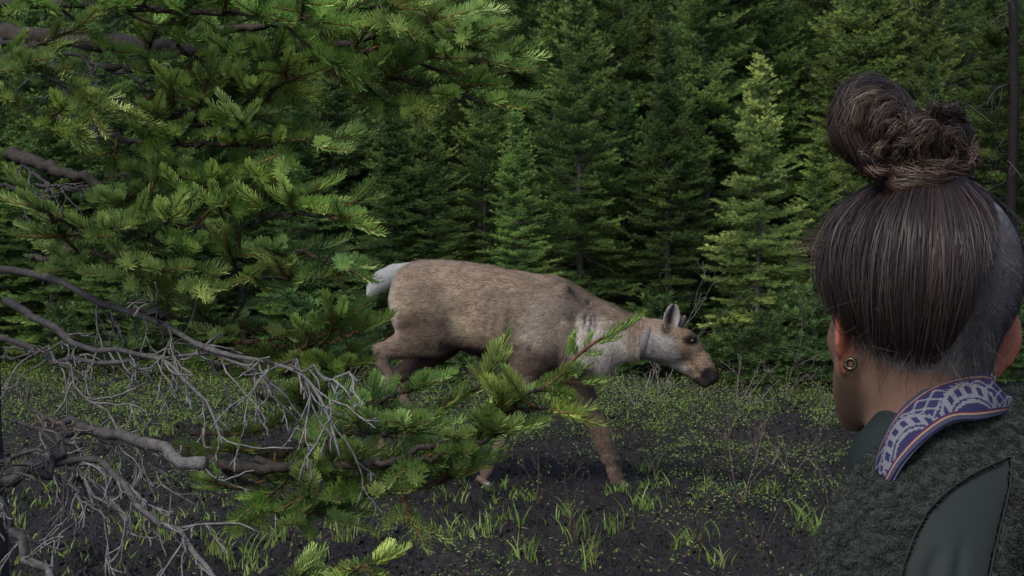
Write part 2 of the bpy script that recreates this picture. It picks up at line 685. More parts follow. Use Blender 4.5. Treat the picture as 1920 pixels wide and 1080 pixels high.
def fir_mesh(H, R, seed, dark, light, whorl=.13, nb=7, power=.75, base=.03, per=14, dens=.062, clump=.028, gap=.12, lead=.25):
    global rng
    keep = rng
    rng = np.random.default_rng(seed)
    wood, crown = Geo(), Geo()
    n = 14
    zz = np.linspace(0, H, n)
    bend = np.cumsum(rng.normal(0, .008, (n, 2)), axis=0) * H * .25
    bend[0] = 0
    tp = np.column_stack([bend, zz])
    r0 = .011 * H + .008
    tubes(wood, tp, np.maximum(r0 * (1 - zz / H) ** .9, .006), 8, BARK_FAR)
    zs = []
    z = base * H + .1
    while z < H * .985 - .05:
        k = int(nb + rng.integers(-1, 2))
        for _ in range(k):
            zs.append(z + rng.normal(0, .025))
        if rng.random() < .75:
            for _ in range(rng.integers(1, 4)):
                zs.append(z + whorl * rng.random())
        z += whorl * (.8 + .4 * rng.random()) * (1 - .45 * z / H)
    zs = np.clip(np.array(zs), .05, H * .985)
    B = len(zs)
    f = zs / H
    az = rng.random(B) * 6.283
    lobes = 1 + .22 * np.sin(az * 2 + seed) * np.sin(zs * 2.1 + seed)
    L = R * (1 - f) ** power * (.62 + .5 * rng.random(B)) * lobes * np.clip(.55 + f * 4, 0, 1) + .04
    L[rng.random(B) < gap] *= .4
    el = lerp(-.12, .65, f ** 1.6) + rng.normal(0, .09, B)
    dirh = np.stack([np.cos(az), np.sin(az), 0 * az], 1)
    bx = np.interp(zs, zz, bend[:, 0])
    by = np.interp(zs, zz, bend[:, 1])
    root = np.stack([bx, by, zs], 1)
    T = np.linspace(0, 1, 6)[None, :, None]
    Ld = L[:, None, None]
    path = root[:, None] + dirh[:, None] * Ld * T * np.cos(el)[:, None, None]
    rise = np.sin(el)[:, None, None] * Ld * T + Ld * (-.22 * T * (1 - f)[:, None, None] + .20 * T ** 2.2)
    path = path + UP * rise + rng.normal(0, .012, path.shape) * T
    tubes(wood, path[L > .12], np.linspace(.009, .0025, 6)[None] * np.clip(L[L > .12] / .6, .5, 1.4)[:, None], 3, BARK_FAR * .8, cap=False)
    # side twigs
    S, E, C = [], [], []
    for b in range(B):
        m = max(2, int(L[b] / dens))
        t = np.linspace(.22 if L[b] > .3 else .05, .99, m) + rng.normal(0, .01, m)
        t = np.clip(t, 0, 1)
        p = np.stack([np.interp(t, T[0, :, 0], path[b, :, k]) for k in range(3)], 1)
        d = nrm(path[b, -1] - path[b, 0])
        lat = nrm(np.cross(d, UP))
        for s in (-1, 1):
            ln = (.045 + .30 * L[b] * (1.04 - t) * (.7 + .6 * rng.random(m)))
            dd = nrm(d * .72 + lat * s * .7 + UP * rng.normal(.02, .12, m)[:, None])
            e = p + dd * ln[:, None] + UP * (ln * .12)[:, None]
            S.append(p)
            E.append(e)
            C.append(t)
            mm = ln > .085
            for fr in (.35, .62, .85):
                if mm.any():
                    q = p[mm] + (e[mm] - p[mm]) * fr
                    s2 = rng.choice([-1, 1], mm.sum())[:, None]
                    l2 = nrm(np.cross(dd[mm], UP)) * s2
                    d2 = nrm(dd[mm] * .7 + l2 * .7 + UP * rng.normal(.08, .15, mm.sum())[:, None])
                    S.append(q)
                    E.append(q + d2 * (.035 + .04 * rng.random((mm.sum(), 1))))
                    C.append(t[mm] + .15)
        S.append(p[:-1])
        E.append(p[1:])
        C.append(t[:-1])
    # leader
    k = int(H * lead / .05) + 3
    lz = np.linspace(H * .96, H * 1.0, k)
    S.append(np.column_stack([np.full((k - 1, 2), bend[-1]), lz[:-1]]))
    E.append(np.column_stack([np.full((k - 1, 2), bend[-1]), lz[1:]]))
    C.append(np.ones(k - 1))
    S, E, C = np.concatenate(S), np.concatenate(E), np.concatenate(C)
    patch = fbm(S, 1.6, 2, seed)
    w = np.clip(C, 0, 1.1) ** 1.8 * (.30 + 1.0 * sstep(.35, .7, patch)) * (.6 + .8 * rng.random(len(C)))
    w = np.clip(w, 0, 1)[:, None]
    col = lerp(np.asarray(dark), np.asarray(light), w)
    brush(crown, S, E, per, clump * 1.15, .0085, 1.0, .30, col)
    # dead twigs low inside the crown
    nd = 26
    zz2 = rng.random(nd) * H * .35
    a2 = rng.random(nd) * 6.283
    d = np.stack([np.cos(a2), np.sin(a2), rng.normal(-.25, .25, nd)], 1)
    ln = R * (.35 + .45 * rng.random(nd))
    t5 = np.linspace(0, 1, 5)[None, :, None]
    st = np.stack([np.interp(zz2, zz, bend[:, 0]), np.interp(zz2, zz, bend[:, 1]), zz2], 1)
    pth = st[:, None] + d[:, None] * ln[:, None, None] * t5 + rng.normal(0, .02, (nd, 5, 3)) * t5
    tubes(wood, pth, np.linspace(.005, .0015, 5)[None], 3, np.array([.10, .095, .09]), cap=False)
    print('FIR', seed, len(crown.v), sum(len(x) for x in crown.t))
    rng = keep
    return wood.mesh('trunk'), crown.mesh('crown', smooth=False)


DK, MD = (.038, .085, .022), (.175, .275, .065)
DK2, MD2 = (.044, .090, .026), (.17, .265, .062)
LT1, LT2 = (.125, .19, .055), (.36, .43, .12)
FIRS = {
    'slim': fir_mesh(4.2, .75, 101, DK, MD),
    'slim2': fir_mesh(3.9, .70, 202, DK2, MD2),
    'full': fir_mesh(5.2, 1.15, 303, DK, MD, nb=7, per=12, dens=.075, clump=.032, whorl=.16),
    'fresh': fir_mesh(4.8, .98, 808, (.050, .100, .026), (.21, .31, .075), dens=.07, per=13, clump=.031, whorl=.15),
    'light': fir_mesh(3.25, .62, 404, LT1, LT2, nb=7, dens=.055, whorl=.13, per=16),
    'tall': fir_mesh(9.0, 1.6, 505, (.034, .078, .022), (.16, .245, .058), whorl=.24, nb=6, per=8, dens=.13, clump=.05, base=.06),
    'tall2': fir_mesh(8.2, 1.45, 606, DK2, (.125, .20, .055), whorl=.23, nb=6, per=8, dens=.13, clump=.05, base=.10),
    'seedling': fir_mesh(.62, .24, 707, (.05, .10, .03), (.13, .22, .06), whorl=.07, nb=5, dens=.05, per=16, power=.6, base=.0, clump=.024),
}


def fir(kind, px, D, top=None, label='', group='firs at the edge of the clearing', name='fir_tree', cat='fir tree', H=None, wide=1.0):
    x = (px - 960) / FPX * D * 1.0
    z = float(ground_z([[x, D]])[0])
    h0 = {'slim': 4.2, 'slim2': 3.9, 'full': 5.2, 'light': 3.25, 'fresh': 4.8, 'tall': 9.0, 'tall2': 8.2, 'seedling': .62}[kind]
    if top is not None:
        H = P(px, top, D)[2] - z
    s = (H or h0) / h0
    o = thing(name, label, cat, (x, D, z - .03), random.uniform(0, 6.28), group)
    o.scale = (s * wide, s * wide, s)
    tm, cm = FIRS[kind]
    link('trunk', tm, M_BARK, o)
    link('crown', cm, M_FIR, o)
    return o


fir('light', 1425, 12.3, 100, 'pale yellow green young fir beside the caribou muzzle, brightest tree of the front row')
fir('slim', 1252, 13.2, 38, 'slim dark fir with a long spire standing above the caribou ear')
fir('fresh', 1290, 13.9, 95, 'dark fir with a forked pale leader just right of the long spire', wide=.85)
fir('slim', 1352, 14.4, 70, 'thin pointed fir between the forked fir and the pale yellow green fir', wide=.9)
fir('slim2', 1395, 15.2, -10, 'tall thin fir rising behind the pale yellow green fir', wide=.8)
fir('fresh', 1085, 13.3, -40, 'tall bushy fir with a pale trunk above the caribou shoulder')
fir('fresh', 975, 12.6, 200, 'small narrow fir with a lichen pale trunk right above the caribou back', wide=.95)
fir('fresh', 905, 13.6, 60, 'yellowish green fir with thick layered boughs above the caribou loin', wide=.9)
fir('full', 812, 13.0, 150, 'broad dark green fir above the caribou rump', wide=1.15)
fir('slim', 735, 12.9, 180, 'fir with drooping layered boughs above the white caribou tail', wide=1.25)
fir('full', 640, 13.6, 60, 'wide fir partly hidden by the tips of the near boughs', wide=1.1)
fir('slim2', 560, 13.2, 150, 'fir seen through the near boughs right of their centre', wide=1.2)
fir('slim', 455, 13.4, 120, 'fir showing through gaps in the near boughs left of centre', wide=1.3)
fir('full', 340, 13.5, 60, 'fir behind the dead grey branches of the near tree', wide=1.1)
fir('slim2', 215, 13.0, 170, 'fir behind the curved dark limb of the near tree', wide=1.3)
fir('slim', 95, 13.4, 90, 'fir just right of the near tree trunk at the left edge', wide=1.3)
fir('full', -20, 13.6, 40, 'fir behind the near tree trunk at the left edge of the photo')
fir('slim', 1170, 14.3, 150, 'shaded fir in the gap between the pale trunked fir and the spire', wide=1.0)
fir('fresh', 1600, 14.6, -160, 'large light green fir rising behind the hair bun', wide=1.1)
fir('fresh', 1530, 13.7, 250, 'dark fir between the pale fir and the person', wide=1.1)
fir('slim', 1745, 13.4, 105, 'narrow leafy fir whose top shows between the hair lobes and the dark trunk', wide=.8)
fir('slim2', 1690, 14.0, 240, 'short fir hidden behind the hair bun', wide=1.1)
fir('slim', 1930, 13.9, 620, 'low fir bush right of the ear at the right edge', H=1.7)
fir('slim', -130, 13.4, 60, 'fir outside the left edge of the photo beyond the near tree', wide=1.2)
fir('slim2', 2030, 14.4, 60, 'fir outside the right edge of the photo beyond the dark trunk', wide=1.2)
rr = np.random.default_rng(55)
DEEP = 'dark fir deep in the dense forest behind the front trees'
ROW1 = ['half hidden green fir beyond the left edge of the photo', 'green fir standing behind the near tree trunk at the left edge',
        'green fir behind the lower dead branches, first right of the near trunk', 'green fir behind the curved dark limb of the near tree',
        'green fir seen through the thickest part of the near boughs', 'green fir seen through the right part of the near boughs',
        'green fir behind the outer tips of the middle near boughs', 'green fir behind the tip of the uppermost near bough',
        'green fir filling the gap above the caribou loin', 'green fir behind the small narrow fir above the caribou back',
        'green fir behind the tall pale trunked fir above the caribou shoulder', 'green fir behind the slim fir with the long spire',
        'green fir filling the gap left of the pale yellow green fir', 'green fir behind the gap between the pale fir and the hair bun',
        'green fir rising behind the person head', 'green fir behind the dark lichen trunk at the right edge']
rows = [(14.7, 16, 'fresh', 3.8, 5.6), (15.8, 14, 'full', 5.4, 7.0), (17.3, 13, 'tall', 7.0, 9.0), (20.0, 14, 'tall2', 8.0, 10.0), (24.0, 15, 'tall', 9.5, 12.0), (29.0, 17, 'tall2', 11, 14)]
for D, n, k, h0, h1 in rows:
    wd_ = 2240 if D < 15 else 3000
    n = n if D < 15 else int(n * 1.34)
    for i in range(n):
        px = 960 - wd_ / 2 + (i + .5 + rr.uniform(-.3, .3)) * wd_ / n
        if D < 16 and D > 15 and 1800 < px < 1925:
            continue
        kk = k if rr.random() < .6 else {'fresh': 'full', 'full': 'tall', 'tall': 'tall2', 'tall2': 'tall'}[k]
        if px > 1640 and D > 15:
            kk = 'tall'
        fir(kk, px, D + rr.uniform(-.8, .8), None, ROW1[i] if D < 15 else DEEP, 'firs of the second row' if D < 15 else 'dark firs deep in the forest', H=rr.uniform(h0, h1), wide=rr.uniform(.75, .95))
# bright seedlings along the foot of the trees
SEED_LAB = [
    (1362, 12.1, .45, 'bright green seedling fir at the foot of the pale fir, nearest the muzzle'),
    (1400, 11.9, .40, 'bright green seedling fir right of the one nearest the muzzle'),
    (1448, 11.8, .50, 'bright green seedling fir beneath the pale fir trunk'),
    (1492, 12.0, .62, 'bright green seedling fir halfway between muzzle and person'),
    (1532, 11.7, .58, 'bright green seedling fir just left of the person chin'),
    (1568, 11.9, .72, 'tallest bright green seedling fir partly behind the cheek of the person'),
    (1890, 11.9, .60, 'small green seedling fir low beside the right ear'),
    (1925, 11.6, .50, 'small green seedling fir cut by the right edge of the photo'),
    (868, 12.3, .40, 'seedling fir seen between the caribou legs under the belly'),
    (660, 12.4, .55, 'seedling fir behind the orange twig tips left of the caribou'),
    (1230, 12.4, .55, 'seedling fir low behind the caribou throat'),
    (1180, 12.6, .45, 'seedling fir low behind the caribou chest'),
    (560, 12.5, .6, 'seedling fir behind the grey dead twigs'),
    (250, 12.4, .6, 'seedling fir low behind the dead branches at left'),
    (120, 12.2, .5, 'seedling fir low behind the dead branches near the left trunk'),
]
for px, D, h, lab in SEED_LAB:
    fir('seedling', px, D, None, lab, 'seedling firs along the forest edge', 'fir_seedling', 'seedling', H=h * 1.35, wide=1.2)

# ------------------------------------------------------------------ dark dead-limbed trunk at right
def twiggy(geo, root, d, L, r, depth, col, droop=.15, n=7, kink=.12, out=None):
    """recursive dead branch"""
    t = np.linspace(0, 1, n)
    p = np.zeros((n, 3))
    p[0] = root
    d = nrm(d)
    for i in range(1, n):
        d = nrm(d + rng.normal(0, kink, 3) - UP * droop / n)
        p[i] = p[i - 1] + d * L / (n - 1)
    tubes(geo, p, np.linspace(r, max(r * .35, .0012), n), 5 if r > .004 else 4, col, bump=.3)
    if depth > 0:
        m = max(2, int(L / (.05 + .03 * depth)))
        for _ in range(m):
            k = rng.random() * .8 + .15
            i = min(n - 2, int(k * (n - 1)))
            q = p[i] + (p[i + 1] - p[i]) * (k * (n - 1) - i)
            tdir = nrm(p[i + 1] - p[i])
            s = rng.normal(0, 1, 3)
            s = nrm(s - tdir * (s @ tdir))
            twiggy(geo, q, tdir * .8 + s * .7 - UP * droop, L * (.25 + .3 * rng.random()) * (1.1 - .5 * k), max(r * .5 * (1.1 - .5 * k), .0013), depth - 1, col, droop, max(4, n - 2), kink)
    return p


def dark_trunk():
    rng_local = rng
    base = np.array([(1885 - 960) / FPX * 14.2, 14.2, 0])
    base[2] = float(ground_z([base[:2]])[0]) - .05
    o = thing('spruce_tree', 'old dark spruce trunk hung with dead grey twigs at the right edge', 'spruce tree', tuple(base))
    g = Geo()
    n = 40
    z = np.linspace(0, 8.5, n)
    p = base + np.column_stack([.05 * np.sin(z * .8), .05 * np.cos(z), z])
    c = np.ones((1, n, 3)) * np.array([.010, .009, .0095])
    tubes(g, p, .062 * (1 - z / 11), 14, c, bump=.18)
    part('trunk', g, M_BARK, o)
    for i in range(16):
        g = Geo()
        zz = 1.3 + i * .24 + rng.random() * .1
        a = rng.random() * 6.28
        d = np.array([np.cos(a), -abs(np.sin(a)) * .7 - .1, -.15])
        cc = np.array([.030, .028, .030]) if i % 3 else np.array([.06, .058, .06])
        twiggy(g, base + UP * zz, d, .4 + .25 * rng.random(), .007, 2, cc, .35)
        part('dead_branch', g, M_TWIG, o)
    g = Geo()
    S, E, C = [], [], []
    for i in range(60):
        a = rng.random() * 6.28
        zz = 3.4 + 4.8 * rng.random()
        L = .9 * (1 - (zz - 3) / 7)
        d = np.array([np.cos(a), np.sin(a), -.05])
        q = base + UP * zz
        m = 16
        t = np.linspace(.25, 1, m)
        pp = q + d * L * t[:, None]
        lat = np.cross(d, UP)
        for s in (-1, 1):
            e = pp + (d * .6 + lat * s * .7) * (.05 + .25 * L * (1.05 - t))[:, None] + rng.normal(0, .03, (m, 3))
            for f0, f1 in ((0, .5), (.5, 1)):
                S.append(pp + (e - pp) * f0)
                E.append(pp + (e - pp) * f1)
    brush(g, np.concatenate(S), np.concatenate(E), 14, .03, .006, .95, .25, (.035, .065, .025))
    part('crown', g, M_FIR, o, smooth=False)


dark_trunk()

# ------------------------------------------------------------------ near tree at left: live boughs and dead branches
TREE_D = 2.75
tb = P(-24, 540, TREE_D)
near = thing('spruce_tree', 'near conifer at the left edge with long needled boughs and bare grey lower branches', 'spruce tree', (tb[0], TREE_D, 0))
g = Geo()
n = 60
z = np.linspace(-.1, 3.4, n)
p = np.column_stack([tb[0] - .012 + .012 * np.sin(z * 3), TREE_D + .01 * np.cos(z * 4), z])
tubes(g, p, .040 * (1 - z / 9) + .002 * rng.random(n), 14, (.03, .027, .028), bump=.2)
part('trunk', g, M_BARK, near)

NG_OLD, NG_MID, NG_TIP = np.array([.034, .066, .017]), np.array([.092, .172, .038]), np.array([.39, .53, .16])


def bough(pts, r0, twig=(.22, .07), spacing=.045, start=.12, vert=.35, seed=0, wcol=(.032, .027, .024), name='branch', sl=.075, tipw=1.0, ndl=(.0190, .0017), per=96, upb=.38, label=None, side_bias=0.0, orange=.5, lift=.0, thin=1.0):
    global rng
    keep = rng
    rng = np.random.default_rng(1000 + seed)
    thin = thin * .88
    sz_ = rng.uniform(.85, 1.15)
    ndl = (ndl[0] * sz_, ndl[1])
    tint = np.array([rng.uniform(.86, 1.16), 1.0, rng.uniform(.75, 1.25)]) * rng.uniform(.9, 1.3)
    W = np.array([P(a, b, c) for a, b, c in pts])
    n = 30
    path = spline(W, n)
    path[1:-1] += rng.normal(0, .003, (n - 2, 3))
    Ltot = np.linalg.norm(np.diff(path, axis=0), axis=1).sum()
    wood, need = Geo(), Geo()
    tubes(wood, path, np.linspace(r0, .0025, n), 8, wcol, bump=.25)
    m = int(Ltot / spacing)
    S1, E1, S2, E2, F2 = [], [], [], [], []      # old needles, fresh shoots
    tw = []
    for i in range(m):
        f = start + (1 - start) * (i + rng.random() * .6) / m
        if rng.random() > thin:
            continue
        k = f * (n - 1)
        a = min(int(k), n - 2)
        q = path[a] + (path[a + 1] - path[a]) * (k - a)
        T = nrm(path[a + 1] - path[a])
        lat = nrm(np.cross(T, UP))
        s = 1 if i % 2 else -1
        L = lerp(twig[0], twig[1], f) * (.7 + .55 * rng.random())
        d = nrm(T * .75 + lat * s * .62 + UP * (rng.normal(lift, vert)))
        nn = 6
        pp = np.zeros((nn, 3))
        pp[0] = q
        dd = d
        for j in range(1, nn):
            dd = nrm(dd + rng.normal(0, .06, 3) + T * .05 + UP * .035)
            pp[j] = pp[j - 1] + dd * L / (nn - 1)
        tw.append(pp)
        S1.append(pp[1:-1])
        E1.append(pp[2:])
        S2.append(pp[-2:-1])
        E2.append(pp[-1:] + nrm(pp[-1:] - pp[-2:-1]) * sl * .55)
        F2.append([f])
        c = max(1, int(L / .032))
        for j in range(c):
            g_ = .3 + .68 * (j + .5) / c
            kk = g_ * (nn - 1)
            b = min(int(kk), nn - 2)
            q2 = pp[b] + (pp[b + 1] - pp[b]) * (kk - b)
            t2 = nrm(pp[b + 1] - pp[b])
            l2 = nrm(np.cross(t2, UP))
            s2 = 1 if (j + i) % 2 else -1
            d2 = nrm(t2 * .75 + l2 * s2 * .58 + UP * rng.normal(.08, .28))
            ln = sl * (.55 + .55 * rng.random()) * (1.05 - .3 * g_)
            F2.append([f])
            S2.append(q2[None])
            E2.append((q2 + d2 * ln)[None])
    # terminal shoots
    T = nrm(path[-1] - path[-3])
    if twig[0] == 0:
        S2, E2, F2 = [], [], []
    F2.append([1.1, 1.1, 1.1])
    S2.append(path[-1:])
    E2.append((path[-1] + T * sl)[None])
    for s in (-1, 1):
        lat = nrm(np.cross(T, UP))
        S2.append(path[-1:])
        E2.append((path[-1] + nrm(T + lat * s * .6 + UP * .2) * sl * .8)[None])
    st = int(n * max(start, .35))
    S1.append(path[st:-1])
    E1.append(path[st + 1:])
    tw = np.array(tw)
    if len(tw):
        oc = np.where(rng.random((len(tw), 1)) < orange, np.array([[.15, .075, .034]]), np.array([[.055, .04, .028]]))
        tubes(wood, tw, np.linspace(.0032, .0016, 6)[None], 5, oc)
    S1, E1, S2, E2 = map(np.concatenate, (S1, E1, S2, E2))
    tubes(wood, np.stack([S2, E2], 1), np.array([[.0016, .001]]), 4, (.19, .11, .045), cap=False)
    cf = rng.random((len(S2), 1)) ** 1.3 * (.30 + .85 * np.concatenate(F2)[:, None])
    c2 = lerp(NG_MID, NG_TIP, cf * tipw)
    c1 = lerp(NG_OLD, NG_MID, rng.random((len(S1), 1)) * .7)
    c1, c2 = c1 * tint, c2 * tint
    brownn = rng.random((len(c1), 1)) < .05
    c1 = np.where(brownn, np.array([.16, .10, .045]), c1)
    ppm = per / .07
    l1 = np.linalg.norm(E1 - S1, axis=1).mean()
    brush(need, S1, E1, max(8, int(ppm * l1 * .85)), ndl[0], ndl[1], .95, upb * .8, c1, blunt=True)
    brush(need, S2, E2, per, ndl[0] * 1.03, ndl[1] * 1.1, .82, upb, c2, blunt=True, tipc=NG_TIP)
    o = part(name, wood, M_BARK, near, label=label)
    part('needles', need, M_NEEDLE, o, smooth=False, kind='stuff')
    rng = keep
    return o


BGH = [
    # upper mass, running out of the frame at the top
    dict(pts=[(-80, -70, 2.5), (150, -45, 2.35), (380, -25, 2.2), (600, 0, 2.1), (735, 15, 2.05)], r0=.012, twig=(.20, .10)),
    dict(pts=[(-60, 10, 2.4), (120, 5, 2.3), (300, 20, 2.2), (470, 25, 2.1), (600, 40, 2.0)], r0=.010, twig=(.18, .09)),
    dict(pts=[(0, 62, 2.75), (140, 72, 2.6), (330, 92, 2.45), (520, 95, 2.3), (680, 75, 2.2), (790, 60, 2.1), (868, 58, 2.05)], r0=.020, twig=(.20, .07), start=.35, vert=.4, label='thick dark bough reaching furthest right along the top'),
    dict(pts=[(430, 95, 2.38), (600, 100, 2.25), (740, 105, 2.15), (850, 112, 2.08), (925, 122, 2.03)], r0=.008, twig=(.17, .06), vert=.4),
    dict(pts=[(560, 110, 2.3), (690, 140, 2.2), (800, 158, 2.12), (912, 192, 2.05)], r0=.006, twig=(.12, .05), vert=.3),
    dict(pts=[(330, 60, 2.5), (480, 50, 2.4), (620, 30, 2.3), (740, 25, 2.2), (800, 40, 2.15)], r0=.008, twig=(.15, .07)),
    dict(pts=[(560, 95, 2.25), (650, 130, 2.2), (720, 160, 2.15), (765, 190, 2.12)], r0=.005, twig=(.10, .05)),
    # middle-left masses
    dict(pts=[(-60, 80, 2.3), (20, 110, 2.2), (90, 140, 2.1), (150, 190, 2.05)], r0=.008, twig=(.15, .08)),
    dict(pts=[(-60, 150, 2.4), (30, 190, 2.3), (110, 235, 2.25)], r0=.006, twig=(.12, .07)),
    dict(pts=[(60, 85, 2.65), (120, 140, 2.55), (210, 180, 2.45), (330, 215, 2.35), (450, 200, 2.25), (560, 145, 2.15)], r0=.012, twig=(.16, .07), vert=.45, start=.3),
    dict(pts=[(300, 215, 2.4), (420, 240, 2.3), (520, 255, 2.2), (595, 275, 2.15)], r0=.006, twig=(.14, .06), vert=.4),
    dict(pts=[(150, 240, 2.5), (270, 270, 2.4), (390, 270, 2.3), (520, 270, 2.2)], r0=.006, twig=(.13, .07), vert=.35),
    dict(pts=[(200, 120, 2.5), (340, 130, 2.4), (470, 110, 2.3), (580, 120, 2.25)], r0=.007, twig=(.15, .07), vert=.4),
    dict(pts=[(200, 330, 2.55), (320, 330, 2.45), (430, 310, 2.35)], r0=.006, twig=(.12, .07), vert=.3),
    dict(pts=[(20, 290, 2.7), (90, 310, 2.6), (160, 335, 2.5), (235, 372, 2.4), (262, 405, 2.3)], r0=.014, twig=(.10, .06), start=.7, vert=.4, label='short thick dark limb curving down to the left of the boughs'),
    dict(pts=[(250, 390, 2.4), (190, 430, 2.3), (130, 420, 2.2), (75, 392, 2.15)], r0=.007, twig=(.13, .07), vert=.4),
    dict(pts=[(250, 395, 2.4), (255, 440, 2.3), (290, 430, 2.2), (315, 415, 2.1)], r0=.006, twig=(.12, .07), vert=.4),
    dict(pts=[(60, 430, 2.5), (150, 470, 2.35), (240, 490, 2.25), (330, 510, 2.2), (365, 535, 2.15)], r0=.006, twig=(.14, .07), vert=.35),
    dict(pts=[(60, 480, 2.5), (160, 500, 2.4), (250, 520, 2.3)], r0=.005, twig=(.12, .07), vert=.3),
    # middle boughs reaching right
    dict(pts=[(260, 395, 2.45), (350, 430, 2.35), (450, 425, 2.25), (540, 397, 2.18), (640, 412, 2.12)], r0=.008, twig=(.15, .06), vert=.4),
    dict(pts=[(300, 380, 2.45), (380, 375, 2.35), (470, 370, 2.25), (560, 385, 2.18)], r0=.006, twig=(.12, .06), vert=.35),
    dict(pts=[(280, 440, 2.45), (380, 475, 2.35), (480, 480, 2.25), (560, 477, 2.15), (635, 492, 2.1)], r0=.008, twig=(.16, .06), vert=.35),
    dict(pts=[(330, 500, 2.45), (440, 520, 2.35), (510, 520, 2.25), (600, 522, 2.18)], r0=.006, twig=(.13, .06), vert=.3),
    dict(pts=[(250, 580, 2.6), (350, 600, 2.5), (440, 615, 2.4), (500, 620, 2.35)], r0=.005, twig=(.12, .07), vert=.25, tipw=.6),
    dict(pts=[(380, 660, 2.5), (480, 665, 2.4), (560, 655, 2.3), (615, 618, 2.22), (638, 597, 2.2)], r0=.005, twig=(.09, .05), vert=.5, spacing=.055, orange=1, wcol=(.13, .07, .04), start=.25, tipw=1.2, label='orange barked twig with bright green tips left of the caribou'),
    dict(pts=[(440, 640, 2.45), (540, 650, 2.35), (610, 642, 2.25), (672, 622, 2.2)], r0=.004, twig=(.07, .04), vert=.3, spacing=.06, orange=1, wcol=(.13, .07, .04)),
    dict(pts=[(400, 690, 2.5), (500, 695, 2.4), (570, 692, 2.32), (640, 686, 2.25)], r0=.005, twig=(.13, .06), vert=.2, tipw=.5),
    # lower boughs in front of the caribou legs
    dict(pts=[(350, 850, 2.35), (480, 880, 2.2), (600, 872, 2.1), (720, 868, 2.0), (800, 835, 1.95), (900, 798, 1.9), (960, 768, 1.88), (1020, 728, 1.87)], r0=.010, twig=(.085, .03), start=.2, vert=.14, lift=-.15, thin=.8, label='live bough rising right across the caribou legs'),
    dict(pts=[(700, 872, 2.0), (800, 858, 1.95), (880, 835, 1.92), (940, 812, 1.9)], r0=.005, twig=(.05, .025), vert=.10, lift=-.1, thin=.75),
    dict(pts=[(840, 812, 1.95), (920, 782, 1.9), (990, 765, 1.88), (1030, 768, 1.86)], r0=.005, twig=(.05, .025), vert=.10, lift=-.1, thin=.75),
    dict(pts=[(560, 790, 2.2), (650, 775, 2.12), (730, 745, 2.05), (780, 728, 2.0)], r0=.005, twig=(.05, .025), vert=.10, lift=-.1, thin=.75),
    dict(pts=[(720, 815, 2.05), (800, 780, 2.0), (860, 742, 1.97), (905, 712, 1.95)], r0=.005, twig=(.05, .025), vert=.10, lift=-.1, thin=.75),
    dict(pts=[(560, 830, 2.2), (640, 815, 2.12), (720, 805, 2.05), (760, 805, 2.0)], r0=.005, twig=(.10, .05), vert=.2),
    dict(pts=[(430, 900, 2.3), (540, 930, 2.2), (660, 925, 2.1), (780, 912, 2.02), (850, 895, 1.98)], r0=.008, twig=(.15, .06), vert=.25),
    dict(pts=[(480, 860, 2.25), (600, 900, 2.15), (720, 890, 2.08), (860, 870, 2.0)], r0=.006, twig=(.12, .05), vert=.25),
    dict(pts=[(420, 880, 2.3), (470, 920, 2.25), (540, 955, 2.2), (620, 965, 2.15)], r0=.005, twig=(.09, .05), vert=.2, tipw=.6),
    dict(pts=[(330, 800, 2.45), (410, 830, 2.4), (480, 850, 2.35), (560, 850, 2.3)], r0=.005, twig=(.12, .06), vert=.2, tipw=.5),
    dict(pts=[(480, 740, 2.45), (560, 760, 2.35), (640, 780, 2.25)], r0=.005, twig=(.12, .06), vert=.2, tipw=.5),
]
for i, b in enumerate(BGH):
    bough(seed=i, **b)

# the upright orange barked sprig in front of the caribou shoulder: every shoot laid by hand
def sprig():
    wood, need = Geo(), Geo()
    W = lambda q: np.array([P(a, b, c) for a, b, c in q])
    for pts, r in ((((1020, 728, 1.87), (1048, 704, 1.86), (1066, 684, 1.85), (1088, 662, 1.84), (1112, 644, 1.83), (1140, 630, 1.83)), .0036),
                   (((1048, 706, 1.86), (1052, 688, 1.855), (1062, 668, 1.85)), .0022),
                   (((1046, 712, 1.86), (1068, 716, 1.855), (1092, 718, 1.85)), .0020),
                   (((930, 762, 1.9), (975, 742, 1.885), (1005, 733, 1.88), (1035, 735, 1.87)), .0026)):
        tubes(wood, spline(W(pts), 16), np.linspace(r, r * .55, 16), 8, (.13, .065, .04), bump=.2)
    sh = [((1128, 636, 1.83), (1205, 592, 1.82), .0150, 260), ((1118, 642, 1.83), (1160, 634, 1.82), .0115, 90), ((1062, 670, 1.85), (1075, 628, 1.85), .0120, 120),
          ((1080, 668, 1.845), (1072, 640, 1.84), .0120, 100), ((1096, 656, 1.84), (1108, 628, 1.84), .0110, 80), ((1092, 662, 1.84), (1122, 664, 1.83), .0115, 80),
          ((1052, 694, 1.855), (1068, 700, 1.84), .0120, 80), ((1062, 684, 1.85), (1078, 700, 1.84), .0120, 80), ((1086, 718, 1.85), (1138, 714, 1.84), .0135, 150),
          ((1035, 735, 1.87), (1068, 742, 1.85), .0170, 150), ((1025, 733, 1.87), (1060, 762, 1.86), .0170, 150), ((1000, 733, 1.88), (1030, 712, 1.87), .0140, 110)]
    for a, b, l, m in sh:
        brush(need, P(*a)[None], P(*b)[None], m, l, .0017, .8, .35, NG_MID * .5 + NG_TIP * .5, blunt=True, tipc=NG_TIP)
    o = part('branch', wood, M_BARK, near, label='orange barked sprig standing up in front of the caribou shoulder')
    part('needles', need, M_NEEDLE, o, smooth=False, kind='stuff')


sprig()

